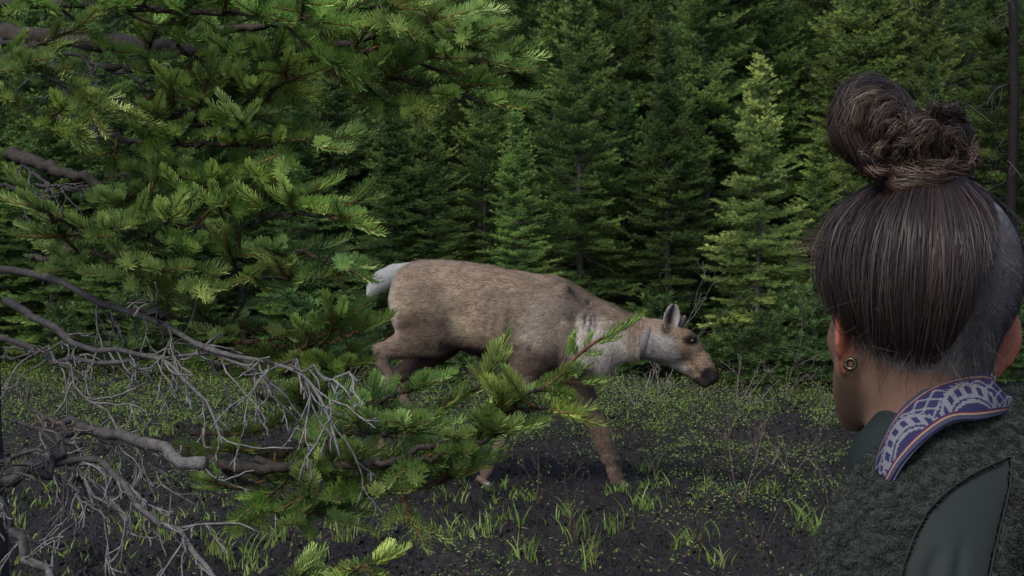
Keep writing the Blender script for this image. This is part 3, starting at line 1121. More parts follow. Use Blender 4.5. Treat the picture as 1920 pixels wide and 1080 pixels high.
# dead, lichen grey branches
def dead_branch(pts, r0, r1=.002, nt=14, tl=.2, seed=0, droop=.5, col=(.05, .046, .05), depth=2, start=.3, hang=None, label=None, lastcol=(.15, .145, .15)):
    global rng
    keep = rng
    rng = np.random.default_rng(3000 + seed)
    W = np.array([P(a, b, c) for a, b, c in pts])
    n = 46
    path = spline(W, n)
    kn = rng.normal(0, .006, (12, 3))
    path[1:] += np.stack([np.interp(np.linspace(0, 11, n - 1), np.arange(12), kn[:, k_]) for k_ in range(3)], 1)
    g = Geo()
    f = np.linspace(0, 1, n)[:, None]
    cc = lerp(np.array([.026, .024, .026]), np.array(lastcol) * .8, f ** 1.5)[None]
    tubes(g, path, np.linspace(r0 * .62, r1 * .8, n) * (1 + .10 * np.sin(np.linspace(0, 40, n)) * rng.random(n)), 11, cc, bump=.16)
    o = part('dead_branch', g, M_TWIG, near, label=label)
    nt = max(4, int(nt * 1.0))
    tl = tl * .85
    tg = Geo()
    for i in range(nt):
        k = start + (1 - start) * (i + rng.random()) / nt
        a = min(int(k * (n - 1)), n - 2)
        T = nrm(path[a + 1] - path[a])
        lat = nrm(np.cross(T, UP))
        s = rng.choice([-1, 1])
        d = T * 1.0 + lat * s * .55 - UP * (droop * (.1 + .9 * rng.random())) + rng.normal(0, .28, 3)
        w = .45 + .55 * k
        twiggy(tg, path[a], d, tl * (.5 + .8 * rng.random()), (.0020) * (1.2 - .5 * k), depth, lerp(np.array(col), np.array(lastcol), w), droop * .5, 9, .20)
    part('twigs', tg, M_TWIG, o, kind='stuff')
    rng = keep


DEAD = [
    dict(pts=[(-20, 500, 2.75), (60, 515, 2.6), (120, 535, 2.5), (250, 590, 2.35), (330, 628, 2.25), (420, 665, 2.15), (500, 680, 2.08), (575, 710, 2.0), (615, 770, 1.96), (635, 850, 1.93)], r0=.0135, nt=24, tl=.15, start=.35, droop=.8, label='longest dead branch ending in a fan of pale hanging twigs'),
    dict(pts=[(10, 565, 2.7), (80, 600, 2.55), (150, 635, 2.42), (230, 662, 2.3), (320, 690, 2.2), (380, 760, 2.1), (420, 830, 2.05)], r0=.013, nt=16, tl=.14, start=.3, droop=.7),
    dict(pts=[(-10, 625, 2.6), (60, 655, 2.5), (150, 668, 2.4), (260, 680, 2.3), (330, 664, 2.22), (420, 668, 2.15), (480, 700, 2.1)], r0=.010, nt=16, tl=.13, start=.15, droop=.8),
    dict(pts=[(500, 678, 2.08), (570, 690, 2.0), (630, 712, 1.95), (662, 722, 1.93)], r0=.004, nt=7, tl=.075, start=.2, droop=1.2, lastcol=(.19, .19, .195)),
    dict(pts=[(120, 790, 2.35), (190, 812, 2.25), (270, 838, 2.17), (330, 850, 2.1), (372, 862, 2.05)], r0=.014, r1=.012, nt=7, tl=.12, start=.2, droop=.4, label='broken stub of thick grey branch beside the lowest needles'),
    dict(pts=[(132, 790, 2.1), (122, 838, 2.05), (90, 878, 2.02), (40, 895, 2.0), (-20, 900, 2.0)], r0=.006, r1=.012, nt=6, tl=.12, start=.1, droop=.3, col=(.03, .027, .03), lastcol=(.05, .047, .05)),
    dict(pts=[(-20, 905, 2.0), (60, 880, 2.02), (160, 858, 2.05), (225, 905, 2.0), (290, 960, 1.95), (340, 1010, 1.9), (380, 1050, 1.87), (430, 1110, 1.85)], r0=.010, r1=.004, nt=18, tl=.12, start=.2, droop=.6),
    dict(pts=[(-30, 925, 1.9), (15, 970, 1.87), (45, 1030, 1.85), (110, 1110, 1.8)], r0=.012, r1=.006, nt=8, tl=.12, start=.1, droop=.5),
    dict(pts=[(-20, 850, 2.2), (60, 845, 2.15), (130, 870, 2.1), (185, 930, 2.0), (240, 985, 1.98)], r0=.006, nt=12, tl=.14, start=.1, droop=.8),
    dict(pts=[(38, 710, 2.3), (60, 762, 2.25), (95, 790, 2.2), (135, 795, 2.15)], r0=.004, r1=.005, nt=4, tl=.08, start=.3, droop=.2, col=(.06, .04, .03), lastcol=(.10, .08, .07)),
    dict(pts=[(-20, 690, 2.6), (50, 660, 2.5), (110, 672, 2.4), (170, 760, 2.3), (215, 800, 2.25)], r0=.005, nt=9, tl=.14, start=.2, droop=.6),
    dict(pts=[(130, 870, 2.1), (150, 930, 2.02), (160, 985, 2.0)], r0=.004, nt=8, tl=.10, start=.1, droop=.7),
    dict(pts=[(20, 790, 2.4), (100, 815, 2.35), (190, 825, 2.3), (260, 850, 2.25), (330, 905, 2.2)], r0=.006, nt=13, tl=.14, start=.1, droop=.7),
    dict(pts=[(-10, 75, 2.7), (60, 95, 2.6), (110, 130, 2.5), (150, 170, 2.45), (200, 215, 2.4)], r0=.010, nt=10, tl=.12, start=.3, droop=.4, col=(.04, .037, .04), lastcol=(.08, .075, .08)),
    dict(pts=[(30, 285, 2.7), (70, 330, 2.6), (110, 375, 2.5)], r0=.007, nt=9, tl=.13, start=.1, droop=.3, col=(.04, .037, .04), lastcol=(.08, .075, .08)),
    dict(pts=[(0, 350, 2.7), (80, 350, 2.6), (170, 350, 2.5), (250, 330, 2.4)], r0=.006, nt=10, tl=.13, start=.1, droop=.3, col=(.035, .03, .035), lastcol=(.07, .065, .07)),
    dict(pts=[(120, 100, 2.6), (220, 135, 2.5), (320, 165, 2.4), (420, 170, 2.35)], r0=.006, nt=12, tl=.12, start=.1, droop=.3, col=(.04, .037, .04), lastcol=(.09, .085, .085)),
]
for i, b in enumerate(DEAD):
    dead_branch(seed=i, **b)

# the low sprig at the bottom edge and its small neighbour: a sapling of their own
def low_sprig(pts, label, seed):
    global near
    keep = near
    b = P(*pts[0])
    near = thing('conifer_sapling', label, 'sapling', (b[0], b[1], 0), group='low conifer saplings at the bottom edge')
    g = Geo()
    tubes(g, spline([[b[0] - .05, b[1] + .1, -.03], [b[0] - .03, b[1] + .05, b[2] * .6], b], 12), np.linspace(.009, .004, 12), 8, (.09, .07, .055))
    part('trunk', g, M_BARK, near)
    bough(pts=pts, r0=.0035, twig=(.02, .01), spacing=.05, seed=seed, orange=1, wcol=(.13, .065, .04), start=.4, sl=.05)
    near = keep


low_sprig([(600, 1100, 1.9), (650, 1072, 1.88), (700, 1058, 1.87)], 'bright bottlebrush sprig of needles rising left to right at the bottom edge', 71)
low_sprig([(535, 1130, 1.95), (548, 1092, 1.94), (556, 1078, 1.94)], 'small blunt sprig of needles at the bottom edge left of the long one', 72)

# ------------------------------------------------------------------ grass, ground cover, bare twigs
def in_front(n, y0, y1, pad=1.5, power=1.0):
    y = y0 + (y1 - y0) * rng.random(n) ** power
    x = (rng.random(n) * 2 - 1) * (y * 960 / FPX + pad)
    return np.stack([x, y], 1)


def blades(g, base, d, L, w, col, n=5, flop=.6):
    M = len(base)
    t = np.linspace(0, 1, n)[None, :, None]
    p = base[:, None] + (UP * (L * 1.0)[:, None])[:, None] * t * (1 - .35 * flop * t) + d[:, None] * (L * flop)[:, None, None] * t ** 2
    ww = w[:, None] * np.array([.8, 1, .85, .55, .06])[None]
    ribbons(g, p, ww, nrml=np.broadcast_to((d * .3 - np.array([0, .9, 0]) + rng.normal(0, .5, (M, 3)))[:, None], p.shape), col=col)


g = Geo()
# tufts of broad-bladed grass
tc = in_front(2700, 5.3, 13.2, power=.75)
dn = fbm(tc, .9, 2, 77)
tc = tc[dn > .46]
big = [(925, 985), (960, 965), (1080, 990), (985, 1030), (1150, 980), (1215, 940), (1320, 990), (1500, 960), (1540, 990), (590, 1040), (520, 1005), (450, 1040), (700, 995), (1000, 800), (1350, 1040), (300, 1000), (1215, 870), (860, 1000), (1110, 1035), (640, 1000), (400, 1030), (1440, 905), (1280, 1010), (1590, 900), (1060, 960)]
bc = []
for px, py in big:
    ang = math.atan((py - 540) / FPX) + PITCH
    y = CAM_H / math.tan(ang)
    bc.append(((px - 960) / FPX * y, y))
bc = np.array(bc)
for arr, nb_, ll in ((tc, 7, .065), (bc, 20, .12)):
    k = np.repeat(np.arange(len(arr)), nb_)
    b = arr[k] + rng.normal(0, .022 if nb_ < 10 else .035, (len(k), 2))
    base = np.column_stack([b, ground_z(b) - .004])
    a = rng.random(len(k)) * 6.283
    d = np.stack([np.cos(a), np.sin(a), 0 * a], 1)
    L = ll * (.5 + .8 * rng.random(len(k))) * (.7 + .6 * rng.random(len(arr)))[k]
    c = lerp(np.array([.09, .16, .03]), np.array([.21, .30, .07]), rng.random((len(k), 1)))
    dry = rng.random((len(k), 1)) < .07
    c = np.where(dry, np.array([.22, .19, .11]), c)
    blades(g, base, d, L, .0045 + .004 * rng.random(len(k)), c, flop=.5)
o = link('grass', g.mesh('grass', smooth=False), M_LEAF)
o['kind'] = 'stuff'

g = Geo()
n = 360000
b = in_front(n, 5.4, 14.2, power=.62)
b = b + rng.normal(0, .05, b.shape)
dens = fbm(b, 2.4, 4, 91)
far = sstep(7.8, 10.6, b[:, 1])
left = -sstep(.0, -1.0, b[:, 0]) * .07 * (1 - sstep(10.5, 12.5, b[:, 1]))
keep_ = dens > lerp(.575, .405, far) - left + rng.normal(0, .03, n)
b = b[keep_]
n = len(b)
hh = rng.random(n) ** 1.3 * lerp(.05, .15, far[keep_]) * (.4 + 1.2 * noise(b, 6, 93))
base = np.column_stack([b, ground_z(b) + hh + .004])
a = rng.random(n) * 6.283
d = nrm(np.stack([np.cos(a), np.sin(a), rng.normal(.3, .4, n)], 1))
s = nrm(np.cross(d, UP + rng.normal(0, .5, (n, 3))))
L = (.007 + .013 * rng.random(n))[:, None]
V = np.stack([base, base + d * L * .55 + s * L * .28, base + d * L, base + d * L * .55 - s * L * .28], 1)
c = lerp(np.array([.055, .11, .024]), np.array([.21, .295, .07]), rng.random((n, 1)) ** 1.2)
c = np.where(rng.random((n, 1)) < .08, np.array([.15, .12, .07]), c)
g.add(V.reshape(-1, 3), quads=np.arange(n)[:, None] * 4 + np.arange(4)[None], col=np.repeat(c, 4, axis=0))
o = link('ground_cover', g.mesh('ground_cover', smooth=False), M_LEAF)
o['kind'] = 'stuff'

# crumbs of peat and litter
g = Geo()
n = 9000
b = in_front(n, 5.4, 11.5, power=.9)
ln = .008 + .03 * rng.random(n) ** 2
a = rng.random(n) * 6.283
d = np.stack([np.cos(a), np.sin(a), rng.normal(0, .25, n)], 1)
st = np.column_stack([b, ground_z(b) + .004])
c = lerp(np.array([.05, .042, .038]), np.array([.20, .17, .15]), rng.random((n, 1)) ** 2.5)
tubes(g, np.stack([st, st + d * ln[:, None]], 1), (.0012 + .002 * rng.random(n))[:, None] * np.ones((1, 2)), 3, c)
o = link('plant_litter', g.mesh('plant_litter'), M_TWIG)
o['kind'] = 'stuff'


def shrub(px, py, h, label, seed, lean=0., col=(.16, .13, .12), n=3, name='bare_shrub', D=None, leaves=True):
    global rng
    keep = rng
    rng = np.random.default_rng(5000 + seed)
    y = D or CAM_H / math.tan(math.atan((py - 540) / FPX) + PITCH)
    x = (px - 960) / FPX * y
    z0 = float(ground_z([[x, y]])[0])
    o = thing(name, label, 'shrub', (x, y, z0), group='bare leafless shrubs in the mud')
    tips = []
    for k in range(n):
        g = Geo()
        d = np.array([lean + rng.normal(0, .35), rng.normal(0, .2), 1.0])
        hh = h * (.65 + .45 * rng.random()) if k else h
        p = twiggy(g, np.array([x + rng.normal(0, .01), y + rng.normal(0, .01), z0 - .01]), d, hh, .0045, 2 if h > .25 else 1, col, -.12, 9, .13)
        tips.append(p)
        part('stem', g, M_TWIG, o)
    if leaves:
        g = Geo()
        p = np.concatenate(tips)
        m = 14 * n
        q = p[rng.integers(1, len(p), m)] + rng.normal(0, .02, (m, 3))
        d = nrm(rng.normal(0, 1, (m, 3)) + UP * .4)
        s = nrm(np.cross(d, rng.normal(0, 1, (m, 3))))
        V = np.stack([q, q + d * .009 + s * .004, q + d * .018, q + d * .009 - s * .004], 1)
        g.add(V.reshape(-1, 3), quads=np.arange(m)[:, None] * 4 + np.arange(4)[None], col=(.14, .21, .05))
        part('leaves', g, M_LEAF, o, smooth=False)
    rng = keep


SHR = [
    (1390, 940, .62, 'tall bare forked shrub stem in the mud below the caribou muzzle', -.05, (0.094, 0.072, 0.066)),
    (1488, 880, .50, 'bare shrub with a curved pale stem between the muzzle and the person', -.1, (0.110, 0.088, 0.077)),
    (1445, 865, .25, 'short single bare twig between the two tall bare shrubs', 0, (0.121, 0.110, 0.099)),
    (1325, 1015, .42, 'dark bare shrub leaning left near the bottom of the photo', -.5, (0.039, 0.030, 0.028)),
    (1010, 930, .30, 'bare twig cluster left of the forward hoof', .1, (0.055, 0.039, 0.033)),
    (1080, 1000, .38, 'thin dark bare shrub below the forward hoof', -.2, (0.044, 0.033, 0.030)),
    (945, 850, .32, 'bare twigs just behind the trailing front leg', .2, (0.055, 0.044, 0.041)),
    (1250, 800, .30, 'low bare brush right of the forward leg', .1, (0.055, 0.044, 0.044)),
    (1560, 960, .30, 'bare twigs beside the fleece sleeve', .1, (0.055, 0.044, 0.039)),
    (540, 1030, .35, 'bare reddish twig shrub near the bottom left of centre', .3, (0.061, 0.044, 0.039)),
    (700, 990, .30, 'dark twig under the lowest needles', .2, (0.050, 0.039, 0.033)),
    (1240, 1050, .25, 'short dark twigs at the bottom edge', .1, (0.044, 0.033, 0.028)),
    (1430, 1030, .25, 'short twigs low between hoof and sleeve', -.1, (0.066, 0.050, 0.044)),
    (820, 930, .3, 'twigs below the lower bough', .1, (0.044, 0.033, 0.028)),
    (1180, 830, .25, 'low twigs just right of the forward knee', 0, (0.044, 0.033, 0.028)),
]
for i, (px, py, h, lab, lean, c) in enumerate(SHR):
    shrub(px, py, h, lab, i, lean, c)
DS = [
    (1216, 11.6, 1.05, 'thin upright dead sapling stem above the caribou neck', .02, (0.132, 0.121, 0.121)),
    (1474, 11.4, .85, 'thin pale dead stem in front of the pale fir right side', .0, (0.110, 0.099, 0.094)),
    (1200, 10.6, .42, 'pale forked dead brush under the caribou throat', -.2, (0.165, 0.154, 0.149)),
    (1232, 10.8, .35, 'pale dead brush under the caribou jaw', .3, (0.165, 0.154, 0.149)),
    (1385, 10.5, .45, 'curved pale dead branch just right of the muzzle', .45, (0.154, 0.138, 0.127)),
    (1480, 10.8, .38, 'grey dead brush at the foot of the seedling firs', .1, (0.088, 0.072, 0.066)),
    (1560, 10.4, .40, 'grey dead brush left of the chin of the person', .1, (0.088, 0.072, 0.066)),
    (1150, 11.0, .4, 'grey dead brush behind the caribou chest', -.1, (0.099, 0.088, 0.083)),
    (900, 11.2, .45, 'grey dead brush seen under the caribou belly', .1, (0.099, 0.088, 0.083)),
    (640, 11.2, .5, 'grey dead brush left of the caribou hind legs', .1, (0.083, 0.072, 0.066)),
    (720, 11.8, .6, 'dead brush behind the caribou rump', .1, (0.066, 0.055, 0.055)),
    (1310, 10.9, .35, 'low dead brush directly under the muzzle', .1, (0.099, 0.083, 0.077)),
]
for i, (px, D, h, lab, lean, c) in enumerate(DS):
    shrub(px, 0, h, lab, 100 + i, lean, c, n=1 if i < 2 else 4, name='dead_brush', D=D, leaves=False)

# ------------------------------------------------------------------ caribou
CD = 7.5


def build_caribou():
    k = FPX / CD
    xs = np.arange(P(680, 0, CD)[0] - .03, P(1365, 0, CD)[0] + .03, .0075)
    ys = np.arange(CD - .30, CD + .30, .0085)
    zs = np.arange(-.04, 1.36, .0075)
    F = Field(xs, ys, zs)

    def C(px, py, off=0.0):
        return P(px, py, CD + off)
    # trunk of the body: profile loft
    px = np.array([731, 738, 750, 765, 790, 830, 870, 910, 950, 1000, 1040, 1070, 1100, 1125, 1142, 1150])
    top = np.array([556, 522, 502, 494, 489, 488, 491, 497, 505, 514, 518, 529, 553, 583, 615, 645])
    bot = np.array([566, 600, 622, 632, 640, 648, 657, 670, 680, 688, 692, 696, 702, 704, 698, 665])
    hw = np.array([.02, .10, .135, .155, .172, .19, .205, .215, .215, .205, .19, .178, .155, .125, .085, .03])
    X = np.array([C(a, 600)[0] for a in px])
    ZT = np.array([C(a, b)[2] for a, b in zip(px, top)])
    ZB = np.array([C(a, b)[2] for a, b in zip(px, bot)])
    zt, zb, w = np.interp(xs, X, ZT), np.interp(xs, X, ZB), np.interp(xs, X, hw)
    cz, rz = (zt + zb) / 2, np.maximum((zt - zb) / 2, .004)
    yy = (ys[None, :, None] - CD)
    dz = zs[None, None, :] - cz[:, None, None]
    # ribs hang: widest below the middle, narrow spine
    wz = w[:, None, None] * (1 - .28 * np.clip(dz / rz[:, None, None], 0, 1) ** 2)
    q = (np.abs(yy / wz) ** 2.2 + np.abs(dz / rz[:, None, None]) ** 2.2) ** (1 / 2.2)
    d = (q - 1) * np.minimum(w, rz)[:, None, None] * .85
    outx = np.maximum(X[0] - xs, xs - X[-1])[:, None, None]
    d = np.where(outx > 0, np.maximum(d, 0) + outx, d)
    F.F[:] = np.minimum(F.F, d).astype(np.float32)
    s = 1 / k
    # neck
    for (a, b, ra, rb) in (((1085, 612), (1130, 625), 62, 52), ((1130, 625), (1180, 632), 51, 38), ((1180, 632), (1235, 635), 37, 34)):
        F.cone(C(*a), C(*b), ra * s, rb * s, .05, (1, .74, 1))
    F.cone(C(1095, 655), C(1130, 668), 34 * s, 27 * s, .03, (1, .8, 1))
    # head
    F.cone(C(1235, 640), C(1262, 636), 35 * s, 30 * s, .03, (1, .80, 1))
    F.cone(C(1262, 634), C(1287, 649), 29 * s, 26 * s, .02, (1, .80, 1))
    F.cone(C(1287, 650), C(1314, 680), 25 * s, 18.5 * s, .02, (1, .72, 1))
    F.cone(C(1314, 680), C(1334, 706), 18.5 * s, 15.5 * s, .015, (1, .85, 1))
    F.cone(C(1246, 655), C(1290, 690), 27 * s, 14 * s, .02, (1, .7, 1))
    F.cone(C(1290, 690), C(1322, 718), 14 * s, 10 * s, .012, (1, .8, 1))
    for sgn in (-1, 1):
        F.ell(C(1296, 634, sgn * .050), (.030, .016, .020), .012)      # brow
        F.ell(C(1262, 655, sgn * .050), (.07, .03, .06), .03)        # cheek
        F.ell(C(1340, 700, sgn * .026), (.016, .012, .018), .01)       # nostril
    F.ell(C(1300, 640, -.066), (.015, .010, .011), .006, cut=True)
    # shoulders and haunches
    for sgn in (-1, 1):
        F.ell(C(1035, 605, sgn * .12), (.15, .075, .19), .05)
        F.ell(C(790, 580, sgn * .10), (.15, .085, .20), .05)
        F.ell(C(1000, 655, sgn * .12), (.08, .05, .08), .04)
    # legs: lists of (px, py, radius px)

    def leg(pts, off, offs=None, sy=.85, kk=.02):
        for i in range(len(pts) - 1):
            o0 = offs[i] if offs else off
            o1 = offs[i + 1] if offs else off
            a, b = pts[i], pts[i + 1]
            F.cone(C(a[0], a[1], o0), C(b[0], b[1], o1), a[2] * s * (.88 if i > 1 else 1), b[2] * s * (.88 if i > 0 else 1), kk if i else .05, (1, sy, 1))
    # near hind, pushing off
    leg([(800, 585, 50), (812, 628, 40), (765, 645, 31), (716, 660, 17), (716, 676, 14.5), (736, 718, 10.5), (762, 758, 9.5), (771, 774, 12), (776, 790, 9.5)], -.1, [-.1, -.12, -.12, -.11, -.11, -.11, -.11, -.11, -.11])
    # far hind, planted
    leg([(815, 590, 48), (826, 640, 36), (780, 685, 24), (724, 714, 15), (718, 730, 13), (715, 790, 9.5), (713, 855, 9.5), (714, 868, 12), (722, 888, 10)], .1, [.09, .10, .10, .10, .10, .10, .10, .10, .1])
    # near fore, trailing
    leg([(1010, 645, 38), (992, 680, 30), (975, 735, 21), (955, 785, 16), (950, 800, 15), (938, 825, 10.5), (918, 865, 10), (912, 880, 12.5), (908, 894, 10)], -.1, [-.12, -.12, -.115, -.11, -.11, -.11, -.11, -.11, -.11])
    # far fore, reaching forward
    leg([(1055, 660, 38), (1080, 715, 29), (1102, 762, 21.5), (1126, 808, 16.5), (1131, 826, 14.5), (1142, 855, 10.5), (1151, 880, 9), (1156, 893, 10), (1162, 903, 7.5)], .1, [.11, .11, .10, .10, .10, .10, .1, .1, .1])
    # bones and hollows under the coat
    for sgn in (-1, 1):
        F.cone(C(1058, 540, sgn * .125), C(1012, 645, sgn * .165), .030, .042, .02)     # shoulder blade
        F.ell(C(775, 518, sgn * .115), (.06, .035, .04), .03)                            # hip bone
        F.cone(C(800, 560, sgn * .15), C(826, 625, sgn * .165), .05, .038, .03)          # thigh
        F.ell(C(866, 598, sgn * .245), (.075, .052, .11), .05, cut=True)                 # flank hollow
        F.ell(C(968, 628, sgn * .262), (.045, .055, .13), .05, cut=True)                 # behind the shoulder
        F.ell(C(1085, 600, sgn * .205), (.03, .045, .12), .04, cut=True)                 # neck and shoulder
        for rx_ in (885, 903, 921, 939):
            F.cone(C(rx_ + 6, 540, sgn * .232), C(rx_ - 8, 645, sgn * .222), .011, .011, .03, cut=True)
    F.cone(C(1102, 566, -.15), C(1114, 574, .15), .010, .010, .012, cut=True)
    V, Q = F.mesh(2)
    N = vnormals(V, Q)
    V = V + N * ((fbm(V, 14, 3, 3) - .5) * .014)[:, None]
    u, v = proj(V)
    # coat markings, plus shade painted onto the far hind leg
    tan, tan2 = np.array([.27, .205, .152]), np.array([.20, .155, .120])
    brown, dark = np.array([.125, .090, .070]), np.array([.042, .029, .026])
    pale, grey = np.array([.52, .48, .43]), np.array([.36, .345, .33])
    nz = fbm(V, 9, 3, 8) - .5
    c = lerp(tan, tan2, sstep(-.15, .2, nz)[:, None])

    def mix(c, col, w):
        return lerp(c, col, np.clip(w, 0, 1)[:, None])

    def blob(cx, cy, rx, ry, soft=.5, an=0.0):
        a = math.radians(an)
        dx, dy = u - cx, v - cy
        x1, y1 = dx * math.cos(a) + dy * math.sin(a), -dx * math.sin(a) + dy * math.cos(a)
        r = np.sqrt((x1 / rx) ** 2 + (y1 / ry) ** 2) + nz * .5
        return 1 - sstep(1 - soft, 1 + soft * .4, r)
    lf_ = fbm(V, 4.5, 2, 77)
    c = c * (.88 + .24 * sstep(.35, .65, lf_))[:, None]
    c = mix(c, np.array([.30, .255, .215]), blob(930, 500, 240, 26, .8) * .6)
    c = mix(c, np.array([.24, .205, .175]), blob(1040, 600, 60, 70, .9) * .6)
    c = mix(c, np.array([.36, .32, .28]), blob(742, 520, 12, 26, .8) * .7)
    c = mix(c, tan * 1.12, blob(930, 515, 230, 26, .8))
    c = mix(c, brown * .8, blob(790, 625, 64, 46, .6) * .9)
    c = mix(c, np.array([.33, .28, .19]), blob(860, 600, 16, 55, .8, -25) * .8)
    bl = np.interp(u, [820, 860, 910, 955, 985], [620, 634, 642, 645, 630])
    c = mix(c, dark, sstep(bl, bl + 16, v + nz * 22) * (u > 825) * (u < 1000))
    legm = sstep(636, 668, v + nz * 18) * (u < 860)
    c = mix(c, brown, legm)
    c = mix(c, dark, legm * (V[:, 1] > CD + .02))  # far hind leg darkened in the colour, as shade on the far side
    c = mix(c, np.array([.34, .30, .25]), blob(741, 575, 11, 60, .8, -6) * .9)
    c = mix(c, np.array([.34, .32, .29]), blob(1000, 620, 22, 48, .8, 18) * .55)
    c = mix(c, brown, blob(985, 690, 55, 48, .5) * .9)
    c = mix(c, brown * 1.05, sstep(690, 720, v))
    c = mix(c, pale, blob(1110, 648, 52, 60, .5))
    c = mix(c, pale * .95, blob(1150, 645, 62, 34, .5, 10))
    c = mix(c, tan * .95, blob(1187, 640, 12, 36, .6) * .8)
    c = mix(c, tan * .8, sstep(572, 590, v) * 0)
    c = mix(c, dark * 1.2, blob(1090, 690, 34, 16, .5) * .8)
    # neck stripes
    for sx, sy in ((1098, 600), (1108, 606), (1117, 602)):
        c = mix(c, dark, blob(sx, sy, 2.4, 17, .5, 12) * .8)
    hd = u > 1195
    c = mix(c, grey, blob(1236, 655, 42, 34, .5) * hd)
    c = mix(c, grey, blob(1272, 682, 30, 20, .6, 30) * hd * .9)
    face = np.array([.285, .205, .145])
    c = mix(c, face, blob(1304, 668, 28, 40, .5, -40) * hd)
    c = mix(c, face, blob(1280, 618, 24, 20, .6) * hd)
    c = mix(c, pale * .9, blob(1300, 613, 8, 12, .6, -40) * hd * .7)
    c = mix(c, dark, blob(1252, 617, 13, 15, .5) * hd * .85)
    c = mix(c, dark * .5, blob(1296, 638, 17, 14, .5) * hd)
    c = mix(c, np.array([.028, .022, .024]), blob(1333, 711, 24, 25, .35, -40) * hd)
    c = mix(c, dark, blob(1310, 716, 14, 8, .5, 30) * hd)
    c = mix(c, pale, blob(1331, 729, 9, 3.5, .6) * hd)
    c = mix(c, pale * .8, blob(1344, 722, 5, 3, .6) * hd)
    c = mix(c, dark, blob(768, 800, 14, 14, .5))
    streak = fbm(V @ np.array([[.5, 0, .2], [0, 1, 0], [-.4, 0, 1.4]]), 62, 2, 19)
    c = c * (.90 + .2 * sstep(.35, .65, streak))[:, None]
    c = c * 1.02
    c = mix(c, np.array([.26, .19, .15]), blob(1135, 800, 8, 50, .8, -25) * .5)
    hide = (c * (1 + (fbm(V, 60, 2, 9)[:, None] - .5) * .35))
    hoof = (v > 898) & (V[:, 2] < .07)
    hide[hoof] = (.14, .12, .11)
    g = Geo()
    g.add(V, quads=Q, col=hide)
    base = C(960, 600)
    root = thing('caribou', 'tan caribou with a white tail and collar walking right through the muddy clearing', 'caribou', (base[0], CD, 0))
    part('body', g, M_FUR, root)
    # coat of short hair
    n = 230000
    mask = np.ones(len(V))
    mask[hoof] = .1
    pos, w_ = scatter(V, Q, n, mask)
    nn = N[w_]
    uu, vv = u[w_], v[w_]
    flow = np.tile(np.array([-1.0, 0, -.38]), (n, 1))
    lg = (vv > 700) | ((vv > 655) & (uu < 860))
    flow[lg] = (-.15, 0, -1)
    h_ = uu > 1200
    flow[h_] = (-.85, 0, .35)
    ch = (uu > 1050) & (uu <= 1200) & (vv > 600)
    flow[ch] = (-.45, 0, -.9)
    flow = flow + rng.normal(0, .22, (n, 3)) + (fbm(pos, 12, 2, 4)[:, None] - .5) * np.array([0, 0, 1.2])
    flow = nrm(flow - nn * (flow * nn).sum(1, keepdims=True))
    dd = nrm(flow + nn * (.28 + .18 * rng.random((n, 1))))
    L = np.where(lg, .0075, .022) * (.7 + .6 * rng.random(n))
    L = np.where(h_, L * .55, L)
    ruff = (blob(1236, 662, 40, 30, .5) * hd)[w_] > .4
    L = np.where(ruff, .026, L)
    L = np.where(ch, .034 * (.7 + .5 * rng.random(n)), L)
    side = nrm(np.cross(dd, nn)) * .0019
    Vh = np.stack([pos - side, pos + side, pos + dd * L[:, None]], 1)
    hc = hide[w_] * (.55 + .95 * rng.random((n, 1))) * (.8 + .4 * noise(pos @ np.array([[.4, 0, .2], [0, 1, 0], [-.3, 0, 1.5]]), 90, 44)[:, None])
    g = Geo()
    cc = np.stack([hc * .9, hc * .9, hc * 1.2], 1).reshape(-1, 3)
    g.add(Vh.reshape(-1, 3), tris=np.arange(n * 3).reshape(-1, 3), col=cc)
    part('coat', g, M_HAIRS, root, smooth=False, kind='stuff')
    # tail
    F = Field(np.arange(C(675, 0)[0], C(775, 0)[0], .006), np.arange(CD - .09, CD + .09, .006), np.arange(C(0, 575)[2], C(0, 480)[2], .006))
    tp = [(764, 505, 13), (742, 511, 15), (722, 522, 16), (706, 537, 11), (698, 548, 5)]
    for a, b in zip(tp[:-1], tp[1:]):
        F.cone(C(a[0], a[1]), C(b[0], b[1]), a[2] * s, b[2] * s, .015, (1, .9, 1))
    TV, TQ = F.mesh(2)
    TN = vnormals(TV, TQ)
    g = Geo()
    white = np.array([.45, .465, .465])
    g.add(TV, quads=TQ, col=white * .9)
    part('tail', g, M_FUR, root)
    n = 30000
    pos, w_ = scatter(TV, TQ, n)
    dd = nrm(np.array([-.75, 0, -.62]) + rng.normal(0, .15, (n, 3)) + TN[w_] * .35)
    L = .022 * (.6 + .7 * rng.random(n))
    side = nrm(np.cross(dd, TN[w_])) * .0014
    g2 = Geo()
    hc = white * (.75 + .4 * rng.random((n, 1)))
    g2.add(np.stack([pos - side, pos + side, pos + dd * L[:, None]], 1).reshape(-1, 3), tris=np.arange(n * 3).reshape(-1, 3), col=np.repeat(hc, 3, axis=0))
    part('tail_hair', g2, M_HAIRS, root, smooth=False, kind='stuff')
    # ears: cupped leaves
    for sgn in (-1, 1):
        ns, nt_ = 24, 15
        sgrid, tgrid = np.meshgrid(np.linspace(0, 1, ns), np.linspace(-1, 1, nt_), indexing='ij')
        wid = (.040 * np.sin(np.pi * np.clip(sgrid * .86 + .12, 0, 1)) ** .75)
        b0, tip = C(1256, 624, sgn * .055), C(1263, 571, sgn * .085)
        ax = tip - b0
        axn = nrm(ax)
        wdir = nrm(np.array([1.0, sgn * -.15, .05]))
        wdir = nrm(wdir - axn * (wdir @ axn))
        nor = np.cross(axn, wdir)
        if nor[1] * sgn < 0:
            nor = -nor
        cup = .030 * (1 - tgrid ** 2) * np.sin(np.pi * np.clip(sgrid + .1, 0, 1))
